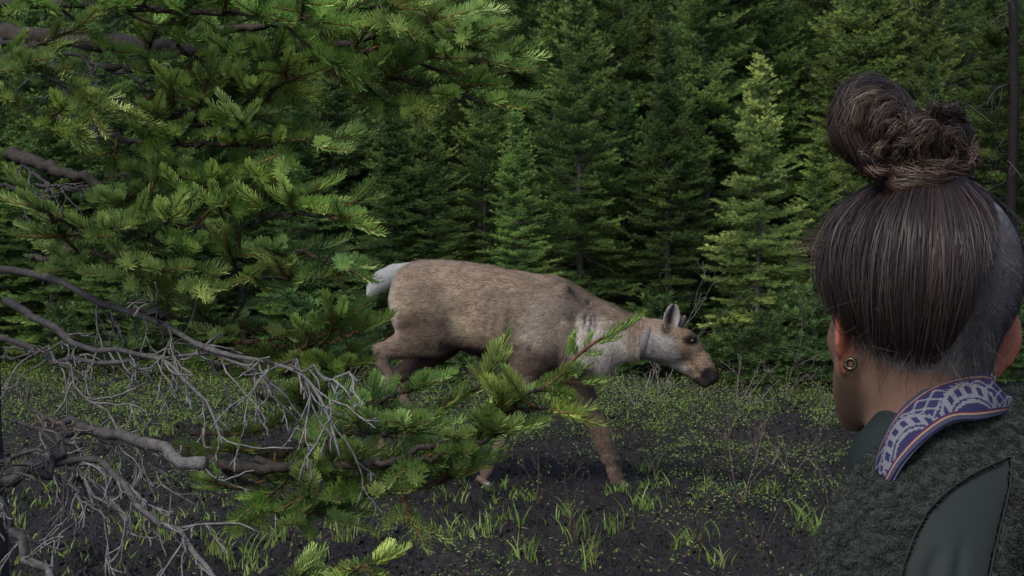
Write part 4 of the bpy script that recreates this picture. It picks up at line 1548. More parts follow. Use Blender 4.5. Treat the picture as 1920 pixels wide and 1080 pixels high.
        Vf = b0 + ax * sgrid[..., None] + wdir * (wid * tgrid)[..., None] - nor * (cup)[..., None]
        Vb = Vf - nor * .005
        g = Geo()
        i = np.arange(ns - 1)[:, None] * nt_
        j = np.arange(nt_ - 1)[None]
        q = np.stack([i + j, i + nt_ + j, i + nt_ + j + 1, i + j + 1], -1).reshape(-1, 4)
        inn = lerp(np.array([.05, .04, .04]), np.array([.42, .40, .39]), sstep(.15, .75, np.abs(tgrid + .1 + .15 * rng.random(tgrid.shape)))[..., None]).reshape(-1, 3)
        g.add(Vf.reshape(-1, 3), quads=q, col=inn)
        rim = lerp(np.array([.33, .29, .26]), np.array([.10, .07, .06]), sstep(.75, 1, sgrid)[..., None]).reshape(-1, 3)
        g.add(Vb.reshape(-1, 3), quads=q[:, ::-1], col=rim)
        # hairs round the rim and inside
        m = 1500
        si, ti = rng.random(m) * .95, rng.uniform(-1, 1, m)
        wi = .040 * np.sin(np.pi * np.clip(si * .86 + .12, 0, 1)) ** .75
        bp = b0 + ax * si[:, None] + wdir * (wi * ti)[:, None] - nor * (.030 * (1 - ti ** 2) * np.sin(np.pi * np.clip(si + .1, 0, 1)))[:, None]
        hd_ = nrm(axn * .8 + wdir * (ti * .5)[:, None] + nor * .25 + rng.normal(0, .15, (m, 3)))
        sd_ = nrm(np.cross(hd_, nor)) * .0012
        hcol = lerp(np.array([.08, .06, .06]), np.array([.45, .43, .42]), sstep(.1, .7, np.abs(ti + .1))[:, None]) * (.8 + .4 * rng.random((m, 1)))
        g.add(np.stack([bp - sd_, bp + sd_, bp + hd_ * .014], 1).reshape(-1, 3), tris=np.arange(m * 3).reshape(-1, 3), col=np.repeat(hcol, 3, axis=0))
        part('ear', g, M_HAIRS, root)
        # velvet antler nubs
        g = Geo()
        a0, a1 = C(1276, 612, sgn * .028), C(1283, 594, sgn * .036)
        tubes(g, spline([a0, lerp(a0, a1, .5), a1, a1 + (a1 - a0) * .18], 9), np.array([.014, .014, .015, .016, .0165, .016, .0145, .011, .004]), 12, (.07, .055, .06), bump=.1)
        part('antler_bud', g, M_FUR, root)
        # eye
        g = Geo()
        e = C(1298, 639, sgn * .060)
        th, ph = np.meshgrid(np.linspace(0, np.pi, 13), np.linspace(0, 2 * np.pi, 21), indexing='ij')
        sp = e + np.stack([np.sin(th) * np.cos(ph), np.sin(th) * np.sin(ph), np.cos(th)], -1).reshape(-1, 3) * np.array([.0135, .012, .0115])
        i = np.arange(12)[:, None] * 21
        j = np.arange(20)[None]
        g.add(sp, quads=np.stack([i + j, i + 21 + j, i + 22 + j, i + j + 1], -1).reshape(-1, 4), col=(.012, .009, .009))
        part('eye', g, M_EYE, root)
    # hooves: two toes each, dew claws behind
    for (hx, hy, off, dx) in ((776, 800, -.11, 3), (724, 896, .1, 8), (906, 904, -.11, 3), (1165, 907, .1, 5)):
        g = Geo()
        F = Field(*[np.arange(C(hx, hy, off)[a] - .075, C(hx, hy, off)[a] + .075, .0042) for a in range(3)])
        c0 = C(hx, hy, off)
        for t in (-1, 1):
            F.cone(c0 + np.array([-.008, t * .013, .014]), c0 + np.array([.022 + dx * .001, t * .018, -.008]), .018, .013, .005)
            F.cone(c0 + np.array([-.026, t * .014, .028]), c0 + np.array([-.036, t * .016, .010]), .008, .005, .004)
        HV, HQ = F.mesh(1)
        hc = np.where(HV[:, 2:3] < c0[2] + .004, np.array([[.22, .20, .19]]), np.array([[.10, .075, .062]]))
        g.add(HV, quads=HQ, col=hc)
        part('hoof', g, M_EYE if False else M_CLOTH, root)
    # collar
    g = Geo()
    cc0 = C(1204, 636)
    axis = nrm(C(1224, 641) - C(1184, 629))
    upv = nrm(UP - axis * axis[2])
    yv = np.array([0, 1.0, 0])
    m = 64
    th = np.arange(m + 1) * 2 * np.pi / m
    ring = []
    for (off, rr_) in ((-.023, .002), (-.021, .007), (.021, .007), (.023, .002), (.021, -.002), (-.021, -.002)):
        ring.append(cc0 + axis * off + np.cos(th)[:, None] * upv * (.105 + rr_) + np.sin(th)[:, None] * yv * (.082 + rr_))
    ring = np.stack(ring, 1)
    nr = ring.shape[1]
    i = np.arange(m)[:, None] * nr
    j = np.arange(nr)[None]
    j2 = (j + 1) % nr
    g.add(ring.reshape(-1, 3), quads=np.stack([i + j, i + j2, i + nr + j2, i + nr + j], -1).reshape(-1, 4), col=(.15, .135, .14))
    co = part('collar', g, M_CLOTH, root)
    F = Field(*[np.arange(C(1194, 662, -.03)[a] - .06, C(1194, 662, -.03)[a] + .06, .004) for a in range(3)])
    F.cone(C(1195, 655, -.055), C(1192, 670, -.045), .017, .015, .004, (1, .8, 1))
    BV, BQ = F.mesh(1)
    g = Geo()
    g.add(BV, quads=BQ, col=(.055, .045, .05))
    part('buckle', g, M_CLOTH, co)


build_caribou()

# ------------------------------------------------------------------ person
HD = 1.35
PXM = FPX / HD
HYAW = math.radians(12)
HF = np.array([-math.sin(HYAW), math.cos(HYAW), -.05])      # face direction
HR = np.array([math.cos(HYAW), math.sin(HYAW), -.07])       # her right
HF, HR = nrm(HF), nrm(HR)
HU = nrm(np.cross(HR, HF))
HC = P(1725, 549, HD)                                        # middle of the skull


def HP(r, f, u):
    return HC + HR * r + HF * f + HU * u


HROT = np.array([HR, HF, HU])
BYAW = math.radians(62)
BF = np.array([-math.sin(BYAW), math.cos(BYAW), 0])
BR = np.array([math.cos(BYAW), math.sin(BYAW), 0])


def dense_axis(lo, hi, a, b, fine, coarse):
    return np.concatenate([np.arange(lo, a, coarse), np.arange(a, b, fine), np.arange(b, hi, coarse)])


def build_person():
    NB = P(1800, 850, 1.39)                                  # base of the neck
    root = thing('person', 'person seen from behind with dark topknot, shaved side, green fleece and woven blue band', 'person', (NB[0], NB[1], 0))
    xs = dense_axis(NB[0] - .42, NB[0] + .42, HC[0] - .125, HC[0] + .125, .003, .012)
    ys = dense_axis(NB[1] - .42, NB[1] + .42, HC[1] - .13, HC[1] + .15, .0035, .012)
    zs = dense_axis(-.02, 1.60, HC[2] - .17, HC[2] + .145, .003, .012)
    F = Field(xs, ys, zs)
    F.ell(HP(.002, -.012, .020), (.083, .092, .090), .01, HROT)       # cranium
    F.ell(HP(-.004, -.004, -.030), (.056, .080, .070), .02, HROT)
    F.ell(HP(0, .045, -.055), (.056, .052, .075), .03, HROT)       # face
    F.ell(HP(0, .065, .000), (.060, .030, .035), .02, HROT)
    for s in (-1, 1):
        F.cone(HP(s * .058, .008, -.075), HP(s * .022, .080, -.126), .019, .017, .03)   # jaw
        F.ell(HP(s * .040, .062, -.050), (.020, .022, .020), .02, HROT)
        F.ell(HP(s * .030, .092, -.018), (.014, .012, .010), .008, HROT, cut=True)
        F.ell(HP(s * .012, .099, -.060), (.009, .010, .007), .006, HROT)
    F.cone(HP(0, .084, -.110), HP(0, .088, -.112), .014, .013, .02)
    F.cone(HP(0, .092, -.015), HP(0, .112, -.052), .007, .011, .012)       # nose
    F.ell(HP(0, .098, -.080), (.022, .009, .006), .006, HROT)
    F.ell(HP(0, .096, -.090), (.020, .009, .006), .006, HROT)
    F.cone(HP(0, -.016, -.07), HP(.012, -.018, -.165), .056, .054, .03)            # neck
    F.cone(HP(.012, -.018, -.165), NB + np.array([0, 0, -.02]), .054, .058, .03)
    # ears
    for s in (-1, 1):
        Re = nrm(np.array([HR * .74 * s - HF * .67, HR * s * .67 + HF * .74, HU]))
        F.ell(HP(s * (.084 if s > 0 else .080), -.008, -.038), (.021, .0055, .033), .006, Re)
        F.ell(HP(s * (.079 if s > 0 else .075), -.004, -.070), (.010, .0045, .013), .006, Re)
    # torso, arms, legs (inside the clothes)
    hips = NB + BF * -.02 + np.array([0, 0, -.56])
    F.cone(NB - UP * .12, NB - UP * .30 + BF * .01, .10, .105, .04, (1, 1, 1))
    F.cone(NB - UP * .30 + BF * .01, hips, .105, .12, .04)
    for s in (-1, 1):
        sh = NB + BR * s * .165 - UP * .10
        el = sh + BR * s * .03 - UP * .27
        wr = el + BF * .12 - UP * .20
        F.cone(NB - UP * .08, sh, .06, .05, .03)
        F.cone(sh, el, .045, .036, .02)
        F.cone(el, wr, .036, .024, .02)
        F.cone(wr, wr + BF * .02 - UP * .07, .026, .03, .01)
        for f in range(4):
            b0 = wr + BF * (.005 + .018 * (f - 1)) - UP * .085
            F.cone(b0, b0 - UP * .05 + BF * .004, .0095, .008, .004)
        F.cone(wr + BF * .02 - UP * .03, wr + BF * .058 - UP * .075, .011, .009, .004)
        hp = hips + BR * s * .075
        kn = hp - UP * .36 + BF * .02
        an = np.array([kn[0], kn[1], .08]) - BF * .02
        F.cone(hp, kn, .085, .055, .03)
        F.cone(kn, an, .055, .035, .02)
        F.cone(an - UP * .03, an + BF * .14 - UP * .045, .035, .028, .02)
    V, Q = F.mesh(2)
    skin = np.array([.17, .100, .072])
    rel = V - HC
    r_, f_, u_ = rel @ HR, rel @ HF, rel @ HU
    c = np.tile(skin, (len(V), 1)) * (1 + (fbm(V, 40, 2, 6)[:, None] - .5) * .2)
    earm = np.zeros(len(V), bool)
    for s in (-1, 1):
        Re = nrm(np.array([HR * .74 * s - HF * .67, HR * s * .67 + HF * .74, HU]))
        l_ = (V - HP(s * (.084 if s > 0 else .080), -.008, -.042)) @ Re.T
        earm |= ((l_[:, 0] / .023) ** 2 + (l_[:, 1] / .0085) ** 2 + (l_[:, 2] / .040) ** 2 < 1) & (l_[:, 0] > -.012)
    c = np.where(earm[:, None], np.array([.30, .105, .072]), c)
    # shaved scalp: right side and nape
    scalp = (u_ > lerp(-.075, -.02, sstep(-.06, .02, f_))) & (f_ < .045) & ~earm
    edge = sstep(0, .02, u_ - lerp(-.085, -.03, sstep(-.06, .02, f_)))
    scol = np.array([.125, .115, .116]) * (1 + (noise(V, 420, 5)[:, None] - .5) * .7)
    c = np.where(scalp[:, None], lerp(c, scol, edge[:, None]), c)
    lips = (np.abs(u_ + .085) < .010) & (np.abs(r_) < .024) & (f_ > .09)
    c = np.where(lips[:, None], np.array([.36, .12, .10]), c)
    g = Geo()
    g.add(V, quads=Q, col=c)
    part('body', g, M_SKIN, root)
    N = vnormals(V, Q)
    # stubble on the shaved side
    sm = (scalp & (r_ > .0)).astype(float) * (u_ < .08)
    pos, w_ = scatter(V, Q, 26000, sm)
    dd = nrm(N[w_] * .35 - HU * .8 - HF * .3 + rng.normal(0, .25, (len(pos), 3)))
    sd = nrm(np.cross(dd, N[w_])) * .00022
    g = Geo()
    cc = np.array([.075, .068, .07]) * (.6 + 1.2 * rng.random((len(pos), 1)))
    g.add(np.stack([pos - sd, pos + sd, pos + dd * .0048], 1).reshape(-1, 3), tris=np.arange(len(pos) * 3).reshape(-1, 3), col=np.repeat(cc, 3, axis=0))
    part('stubble', g, M_HAIR, root, smooth=False, kind='stuff')
    # eyes
    for s in (-1, 1):
        g = Geo()
        th, ph = np.meshgrid(np.linspace(0, np.pi, 11), np.linspace(0, 2 * np.pi, 17), indexing='ij')
        e = HP(s * .030, .079, -.018)
        n3 = np.stack([np.sin(th) * np.cos(ph), np.sin(th) * np.sin(ph), np.cos(th)], -1).reshape(-1, 3)
        i = np.arange(10)[:, None] * 17
        j = np.arange(16)[None]
        ec = np.where((n3 @ HF > .9)[:, None], np.array([[.03, .02, .01]]), np.array([[.7, .68, .65]]))
        g.add(e + n3 * .0115, quads=np.stack([i + j, i + 17 + j, i + 18 + j, i + j + 1], -1).reshape(-1, 4), col=ec)
        part('eye', g, M_EYE, root)

    # ---- hair: strands pulled over the skull to the knot
    hair = Geo()
    KNOT = np.array([-.012, -.018, .118])      # in head axes
    BY_ = [335, 380, 430, 510, 560, 600, 650, 690, 720]
    BX_ = [1822, 1852, 1866, 1843, 1828, 1808, 1772, 1735, 1690]

    def hair_strands(n, phi0, phi1, th0f, th1f, lift, width, wcol, seg=16, wob=.004, spread=1.0):
        ph = rng.uniform(phi0, phi1, n)
        # clump strands into locks
        sp_ = .062
        ci = np.round(ph / sp_ + .25 * np.sin(ph * 23))
        cw = noise(np.stack([ci * 3.7, ci * 0], 1), 1.0, 29)
        cw2 = noise(np.stack([ci * 5.3 + 9, ci * 0], 1), 1.0, 31)
        dl = np.clip((ph / sp_ - ci), -.6, .6)
        free = rng.random(n) < .28
        t = np.linspace(0, 1, seg)[None, :]
        th1 = th1f(ph) * (1 + rng.normal(0, .055, n) + .16 * (cw2 - .55))
        th = .16 + (th1[:, None] - .16) * t
        a = ph[:, None] + np.where(free, rng.normal(0, .13, n), rng.normal(0, .018, n))[:, None] * t + .36 * (cw2[:, None] - .5) * np.sin(t * 3.0 * (.6 + cw[:, None])) - (dl * sp_ * .45)[:, None] * t ** 2
        lf = .9 * lift * (.3 + .5 * rng.random((n, 1)) + .7 * cw[:, None]) * np.sin(np.pi * np.clip(t * .9 + .08, 0, 1)) ** .6 + .003
        lf = lf * np.interp(ph, [-1.9, -1.0, 0, .6, 1.3], [1.1, 1.25, .9, .5, .25])[:, None]
        lf = lf * (.35 + .65 * sstep(.3, 1.2, th))
        lf = lf + .0035 * np.clip(1 - 3 * dl ** 2, 0, 1)[:, None] * (.3 + .7 * t)
        rx, ry, rz = .083 + lf, .094 + lf, .096 + lf * .5
        x = rx * np.sin(th) * np.sin(a)
        y = -ry * np.sin(th) * np.cos(a) - .012
        z = rz * np.cos(th) + .012
        w0 = (1 - t) ** 5
        x, y, z = lerp(x, KNOT[0], w0 * .6), lerp(y, KNOT[1], w0 * .6), lerp(z, KNOT[2] + .004, w0 * .7)
        cl_off = (noise(np.stack([ph * 9, th1 * 3], 1), 1.0, 3) - .5)[:, None] * .016 * np.sin(t * np.pi * .8) + (rng.random((n, 1)) - .5) * .006 * np.sin(t * 5 + rng.random((n, 1)) * 6)
        p = HC + (x + cl_off)[..., None] * HR + (y - np.abs(cl_off))[..., None] * HF + z[..., None] * HU
        p += rng.normal(0, wob, (n, 1, 3)) * t[..., None] + rng.normal(0, .0004, p.shape)
        if phi1 < 2:
            uu_, vv_ = proj(p.reshape(-1, 3))
            bx_ = np.interp(vv_, BY_, BX_) + (noise(np.stack([ph, th1], 1), 40, 8) * 8 - 4).repeat(seg)
            over = ((uu_ > bx_) & (vv_ > 335)).reshape(n, seg)
            first = np.where(over.any(1), over.argmax(1), seg - 1).clip(2, seg - 1)
            tt = t * (first[:, None] / (seg - 1)) * (seg - 1)
            i0 = np.floor(tt).astype(int).clip(0, seg - 2)
            fr_ = (tt - i0)[..., None]
            ar = np.arange(n)[:, None]
            p = p[ar, i0] * (1 - fr_) + p[ar, i0 + 1] * fr_
        nv = nrm(p - HC)
        lt_ = nrm(np.cross(nrm(np.gradient(p, axis=1)), nv))
        nv = nrm(nv + lt_ * (dl * -1.5)[:, None, None])
        ww = width * (1 - .7 * t ** 4)
        tone = cw[:, None] ** 1.5 * 1.5 + rng.random((n, 1)) * .6 - .25 + .5 * noise(np.stack([ph * 5, ph * 0], 1), 1.0, 19)[:, None]
        col = np.asarray(wcol) * (.45 + 1.0 * tone)
        warm = rng.random((n, 1)) < .12
        col = np.where(warm, col * np.array([2.0, 1.5, 1.25]), col)
        ribbons(hair, p, ww, nrml=nv, col=col)
    # phi = 0 is the back of the head, + towards her right ear
    def end_back(ph):
        # lower end of the long hair; on the right it stops at the undercut line
        e = np.interp(ph, [-2.3, -1.75, -1.3, -.8, -.3, .05, .35, .65, .95, 1.15], [1.1, 1.62, 2.02, 2.15, 2.20, 2.16, 2.1, 2.0, 1.75, 1.5])
        return e
    HCOL = np.array([.0135, .0100, .0102])
    # solid under-layer following the same line
    a, t = np.meshgrid(np.linspace(-2.3, 1.5, 70), np.linspace(0, 1, 40), indexing='ij')
    th = .05 + (end_back(a) - .08 - .05) * t
    cap = HC + (.0845 * np.sin(th) * np.sin(a))[..., None] * HR + (-.1015 * np.sin(th) * np.cos(a) - .012)[..., None] * HF + (.110 * np.cos(th) + .012)[..., None] * HU
    i = np.arange(69)[:, None] * 40
    j = np.arange(39)[None]
    cq = np.stack([i + j, i + 40 + j, i + 41 + j, i + j + 1], -1).reshape(-1, 4)
    cu_, cv_ = proj(cap.reshape(-1, 3))
    okc = (cu_ < np.interp(cv_, BY_, BX_) - 4) | (cv_ < 335)
    hair.add(cap.reshape(-1, 3), quads=cq[okc[cq].all(1)], col=HCOL * .6)
    hair_strands(16000, -2.25, 1.5, None, end_back, .012, .0009, HCOL)
    hair_strands(3500, -2.1, -.4, None, lambda p: end_back(p) + .1, .014, .0009, HCOL, wob=.006)
    hair_strands(260, -2.2, 1.0, None, lambda p: end_back(p) + .12, .018, .0005, HCOL * 2.2, wob=.016)
    # front of the crown, hidden from here but closing the head of hair
    hair_strands(4500, 1.1, 4.05, None, lambda p: np.full(len(p), 1.0), .006, .0011, HCOL)
    ho = part('hair', hair, M_HAIR, root, smooth=False)

    # ---- topknot: looped locks
    knot = Geo()
    def lock(pts, r, n=900, tw=1.5, col=(.028, .019, .017), w=.0007, seg=22, fray=.0034, core=True, d0=1.33):
        W = np.array([P(a, b, d0 + c) for a, b, c in pts])
        r = r * .78
        path = spline(W, seg)
        path[1:-1] += rng.normal(0, .0012, (seg - 2, 3))
        T = nrm(np.gradient(path, axis=0))
        ref = np.array([.2, -1.0, .3])
        A = nrm(np.cross(T, ref))
        B = np.cross(T, A)
        f = np.linspace(0, 1, seg)
        R = r * (.35 + .65 * np.sin(np.pi * np.clip(f * .86 + .09, 0, 1)) ** .7)
        if core:
            tubes(knot, path, R * .86, 12, np.array(col) * .35)
        ph = rng.random(n) * 6.283
        rad = np.sqrt(rng.uniform(.7, 1.0, n))
        phi = ph[:, None] + tw * f[None] + rng.normal(0, .12, (n, 1)) * f
        rr_ = R[None] * rad[:, None]
        p = path[None] + (np.cos(phi) * rr_)[..., None] * A[None] + (np.sin(phi) * rr_)[..., None] * B[None]
        p = p + rng.normal(0, fray, (n, 1, 3)) * np.sin(f * np.pi)[None, :, None] + nrm(rng.normal(0, 1, (n, 1, 3))) * (rng.random((n, 1, 1)) ** 6) * .012 * np.sin(f * 7 + rng.random((n, 1)) * 6)[..., None] + rng.normal(0, .0003, p.shape)
        nv = nrm(p - path[None])
        tone = noise(np.stack([ph * 5, ph * 0 + r * 1000], 1), 1.0, 4)[:, None] ** 1.6 * 2.0 + rng.random((n, 1)) * .5 - .2
        cc = np.array(col) * (.4 + tone)
        ribbons(knot, p, w, nrml=nv, col=cc)
    # big left loop
    lock([(1700, 330, .0), (1640, 300, -.01), (1600, 265, -.015), (1590, 215, -.01), (1625, 180, .0), (1672, 195, .0), (1700, 240, -.02), (1705, 290, -.02)], .0165, 2600, 2.4)
    lock([(1650, 300, .02), (1605, 250, .02), (1598, 205, .03), (1635, 172, .03), (1680, 200, .03)], .019, 1300, 1.5)
    lock([(1625, 275, -.005), (1600, 235, -.02), (1612, 195, -.02), (1650, 185, -.02), (1690, 215, -.02)], .012, 1300, 1.0, col=(.040, .026, .020))
    lock([(1648, 290, -.01), (1640, 250, -.025), (1650, 215, -.025), (1680, 205, -.02), (1700, 235, -.025)], .012, 900, 1.0)
    # middle twist
    lock([(1690, 320, -.01), (1700, 285, -.03), (1712, 250, -.03), (1735, 240, -.03), (1745, 270, -.03), (1735, 310, -.02)], .012, 1100, 2.2)
    lock([(1720, 310, -.02), (1722, 275, -.035), (1738, 248, -.035), (1752, 268, -.03)], .009, 700, 1.5, col=(.044, .028, .021))
    lock([(1660, 330, .0), (1672, 300, -.02), (1700, 268, -.025), (1722, 262, -.02)], .010, 600, 1.5)
    # right loop
    lock([(1745, 330, .0), (1742, 280, -.01), (1758, 245, -.01), (1785, 240, .0), (1800, 270, .0), (1795, 305, .0), (1765, 330, .0)], .0125, 1700, 2.0)
    lock([(1755, 320, -.01), (1752, 280, -.025), (1768, 255, -.025), (1788, 268, -.02), (1785, 300, -.02)], .010, 1000, 1.2, col=(.040, .026, .021))
    lock([(1760, 300, .02), (1765, 260, .02), (1780, 255, .02), (1790, 300, .02)], .015, 600, 1.2)
    # base wraps
    lock([(1655, 338, .01), (1680, 322, -.02), (1720, 332, -.03), (1760, 322, -.03), (1800, 318, -.01)], .012, 1300, 3.0, col=(.050, .032, .022))
    lock([(1800, 332, .01), (1760, 340, -.03), (1720, 345, -.035), (1680, 342, -.03), (1650, 332, .0)], .010, 1100, 3.0, col=(.044, .027, .020))
    lock([(1665, 350, .02), (1700, 338, .01), (1745, 338, .01), (1790, 345, .02)], .020, 700, 1.0)
    # small wisps
    lock([(1780, 330, -.01), (1810, 315, -.01), (1822, 295, -.01), (1830, 272, -.01)], .0045, 170, .5, fray=.004, core=False, col=(.05, .034, .027))
    lock([(1655, 335, -.01), (1618, 312, -.01), (1610, 290, -.01), (1622, 282, -.01)], .0035, 140, .5, fray=.002, core=False)
    for q_ in range(16):                      # small unruly locks crossing the knot
        x0, y0 = rng.uniform(1650, 1785), rng.uniform(225, 325)
        a0 = rng.uniform(0, 6.28)
        pl = []
        for k_ in range(5):
            pl.append((x0 + 28 * math.cos(a0 + k_ * .75) * (1 + .15 * k_), y0 + 26 * math.sin(a0 + k_ * .75), -.035 + .012 * abs(k_ - 2) + rng.uniform(-.006, .006)))
        lock(pl, rng.uniform(.003, .006), 150, 2.0, fray=.0022, core=False, col=(.052, .034, .026) if q_ % 2 else (.026, .018, .016))
    part('topknot', knot, M_HAIR, ho, smooth=False)
    # loose strands
    fly = Geo()
    n = 330
    st = np.concatenate([np.array([P(*q) for q in zip(rng.uniform(1580, 1820, 130), rng.uniform(170, 330, 130), rng.uniform(1.29, 1.36, 130))]),
                         HC + nrm(rng.normal(0, 1, (200, 3)) * np.array([1, .5, 1]) - np.array([.5, .9, -.3])) * np.array([.092, .105, .112])])
    d = rng.normal(0, 1, (n, 3)) * np.array([1, .5, .8]) + np.array([-.1, -.3, .1])
    d[130:] += np.array([-.2, -.2, -1.2])
    d = nrm(d)
    t = np.linspace(0, 1, 12)[None, :, None]
    Lf = (.012 + .03 * rng.random((n, 1, 1)))
    curl = nrm(rng.normal(0, 1, (n, 1, 3)))
    p = st[:, None] + d[:, None] * Lf * t + curl * Lf * .6 * t ** 2
    ribbons(fly, p, .00025, nrml=np.broadcast_to(np.array([0, -1.0, 0]), p.shape), col=np.array([.05, .040, .034]) * (.6 + .9 * rng.random((n, 1))))
    # sweep of strands leaving to the left and at the nape
    n = 60
    st = np.array([P(x, y, 1.31) for x, y in zip(rng.normal(1548, 6, n), rng.normal(462, 14, n))])
    d = nrm(np.array([-1.0, 0, .05]) + rng.normal(0, .14, (n, 3)))
    p = st[:, None] + d[:, None] * (.008 + .026 * rng.random((n, 1, 1))) * t
    ribbons(fly, p, .0004, nrml=np.broadcast_to(np.array([0, -1.0, 0]), p.shape), col=(.06, .045, .038))
    n = 260
    a = rng.uniform(-1.25, .25, n)
    st = HC + (.086 * np.sin(a))[:, None] * HR + (-.098 * np.cos(a) - .006)[:, None] * HF * .93 + (-.045 + rng.normal(0, .012, n))[:, None] * HU
    d = nrm(-HU + rng.normal(0, .38, (n, 3)) + HF * .35)
    p = st[:, None] + d[:, None] * (.012 + .028 * rng.random((n, 1, 1))) * t + nrm(rng.normal(0, 1, (n, 1, 3))) * .006 * t ** 2
    ribbons(fly, p, .00035, nrml=np.broadcast_to(-HF, p.shape), col=np.array([.045, .035, .033]) * (.6 + .9 * rng.random((n, 1))))
    part('loose_hair', fly, M_HAIR, ho, smooth=False, kind='stuff')

    # ---- ear jewellery
    def ring(c, ax, R, r, col, nm='ear_ring'):
        g = Geo()
        ax = nrm(ax)
        u, v = perp(ax[None])
        th = np.linspace(0, 2 * np.pi, 41)
        p = c + R * (np.cos(th)[:, None] * u + np.sin(th)[:, None] * v)
        tubes(g, p, np.full(41, r), 10, col)
        part(nm, g, M_METAL, root)
    ring(HP(-.0785, -.022, -.071), np.array([-.45, -1, .05]), .0047, .0023, (.07, .065, .035), 'ear_tunnel')
    ring(HP(.0735, -.014, -.076), np.array([.9, -.6, .1]), .0050, .0018, (.25, .22, .17), 'ear_tunnel')

    # ---- fleece jacket
    xs = dense_axis(NB[0] - .34, NB[0] + .40, NB[0] - .20, NB[0] + .16, .0027, .012)
    ys = dense_axis(NB[1] - .42, NB[1] + .46, NB[1] - .30, NB[1] + .06, .0027, .012)
    zs = dense_axis(.62, 1.42, 1.10, 1.36, .0027, .012)
    F = Field(xs, ys, zs)
    F.cone(P(1750, 968, 1.29), P(1704, 1090, 1.235), .073, .080, .03)      # near shoulder
    F.cone(P(1750, 965, 1.29), P(1865, 925, 1.345), .075, .084, .04)        # yoke to the nape
    F.cone(P(1865, 925, 1.35), P(1905, 1080, 1.40), .086, .13, .05)
    F.cone(P(1820, 910, 1.345), P(1905, 905, 1.385), .066, .074, .04)
    F.cone(P(1775, 858, 1.305), P(1890, 822, 1.325), .034, .042, .03)        # upper back
    F.cone(P(1865, 950, 1.40), P(1860, 1020, 1.54), .080, .075, .04)       # far shoulder
    sh = P(1704, 1090, 1.235)
    el = sh - UP * .24 - BR * .02
    wr = el + BF * .12 - UP * .17
    F.cone(sh, el, .078, .062, .03)
    F.cone(el, wr, .062, .045, .02)
    sh2 = P(1860, 1020, 1.54)
    el2 = sh2 - UP * .26 + BR * .03
    F.cone(sh2, el2, .072, .06, .03)
    F.cone(el2, el2 + BF * .12 - UP * .17, .06, .045, .02)
    F.cone(P(1880, 1080, 1.42), NB - UP * .52, .15, .155, .06)
    V, Q = F.mesh(2)
    N = vnormals(V, Q)
    u, v = proj(V)
    facing = (N[:, 1] < .35) & (V[:, 1] < NB[1] + .04)
    # smooth inset panel, laid out as a curved triangle on the back of the shoulder
    lx = np.interp(v, [858, 880, 920, 960, 1010, 1060, 1110, 1160, 1220], [1888, 1838, 1775, 1738, 1712, 1694, 1682, 1676, 1672])
    rx = np.interp(v, [858, 880, 920, 980, 1040, 1100, 1160, 1220], [1896, 1897, 1893, 1878, 1864, 1852, 1842, 1835])
    inp = facing & (u > lx) & (u < rx) & (v > 858) & (v < 1215)
    pn = inp[Q].all(1)
    tuft = (fbm(V @ np.array([[.8, 0, .3], [0, 1, 0], [-.3, 0, 1.2]]), 160, 2, 12) - .5)
    lump = (fbm(V, 38, 2, 13) - .5)
    Vf = V + N * (tuft * .007 + lump * .003 + .0015)[:, None]
    fl = np.array([.0120, .0168, .0145])
    fcol = fl * (.7 + 1.0 * sstep(-.10, .16, tuft)[:, None])
    g = Geo()
    g.add(Vf, quads=Q[~pn], col=fcol)
    jk = part('fleece_jacket', g, M_FLEECE, root)
    g = Geo()
    dist = np.minimum(u - lx, rx - u)
    fold = .004 * np.exp(-((u - 1745 - (1080 - v) * .3) / 16) ** 2) * sstep(1000, 1060, v)
    fold2 = .003 * np.exp(-((u - 1800 - (1080 - v) * .1) / 12) ** 2) * sstep(980, 1060, v)
    Vp = V + N * (-.001 - fold - fold2)[:, None]
    g.add(Vp, quads=Q[pn], col=np.where((dist < 5)[:, None], np.array([.014, .018, .017]), np.array([.018, .024, .024])))
    part('shoulder_panel', g, M_CLOTH, jk)
    # piped seam round the panel
    g = Geo()
    from_v = np.linspace(862, 1180, 40)
    for arr in (np.interp(from_v, [858, 880, 920, 960, 1010, 1060, 1110, 1160, 1220], [1888, 1838, 1775, 1738, 1712, 1694, 1682, 1676, 1672]),
                np.interp(from_v, [858, 880, 920, 980, 1040, 1100, 1160, 1220], [1896, 1897, 1893, 1878, 1864, 1852, 1842, 1835])):
        pts = []
        fi = np.where(facing)[0]
        for a_, b_ in zip(arr, from_v):
            dd_ = (u[fi] - a_) ** 2 + (v[fi] - b_) ** 2
            kq = fi[np.argsort(dd_)[:6]]
            near_ = kq[np.argmin(V[kq, 1])]
            pts.append(P(a_, b_, V[near_, 1] - .0035))
        tubes(g, spline(pts[::3], 60), np.full(60, .0009), 6, (.014, .019, .018))
    part('seam', g, M_CLOTH, jk)
    # curly pile
    mk = (facing & ~inp & (v < 1200)).astype(float)
    n = 120000
    pos, w_ = scatter(Vf, Q, n, mk)
    d = nrm(N[w_] * .8 + rng.normal(0, .7, (n, 3)) - UP * .2)
    cu = nrm(rng.normal(0, 1, (n, 3)) + N[w_] * .2)
    t = np.array([0, .5, 1.0])[None, :, None]
    L = (.0010 + .0016 * rng.random((n, 1, 1)))
    p = pos[:, None] + d[:, None] * L * t + cu[:, None] * L * .8 * t ** 2
    g = Geo()
    ribbons(g, p, .0007, nrml=N[w_][:, None] + np.zeros_like(p), col=fcol[w_] * (.6 + 1.1 * rng.random((n, 1))))
    part('pile', g, M_FLEECE, jk, smooth=False, kind='stuff')

    # ---- dark stand-up collar on the near side
    F = Field(np.arange(HC[0] - .14, HC[0] + .14, .004), np.arange(1.14, 1.50, .004), np.arange(1.10, 1.40, .004))
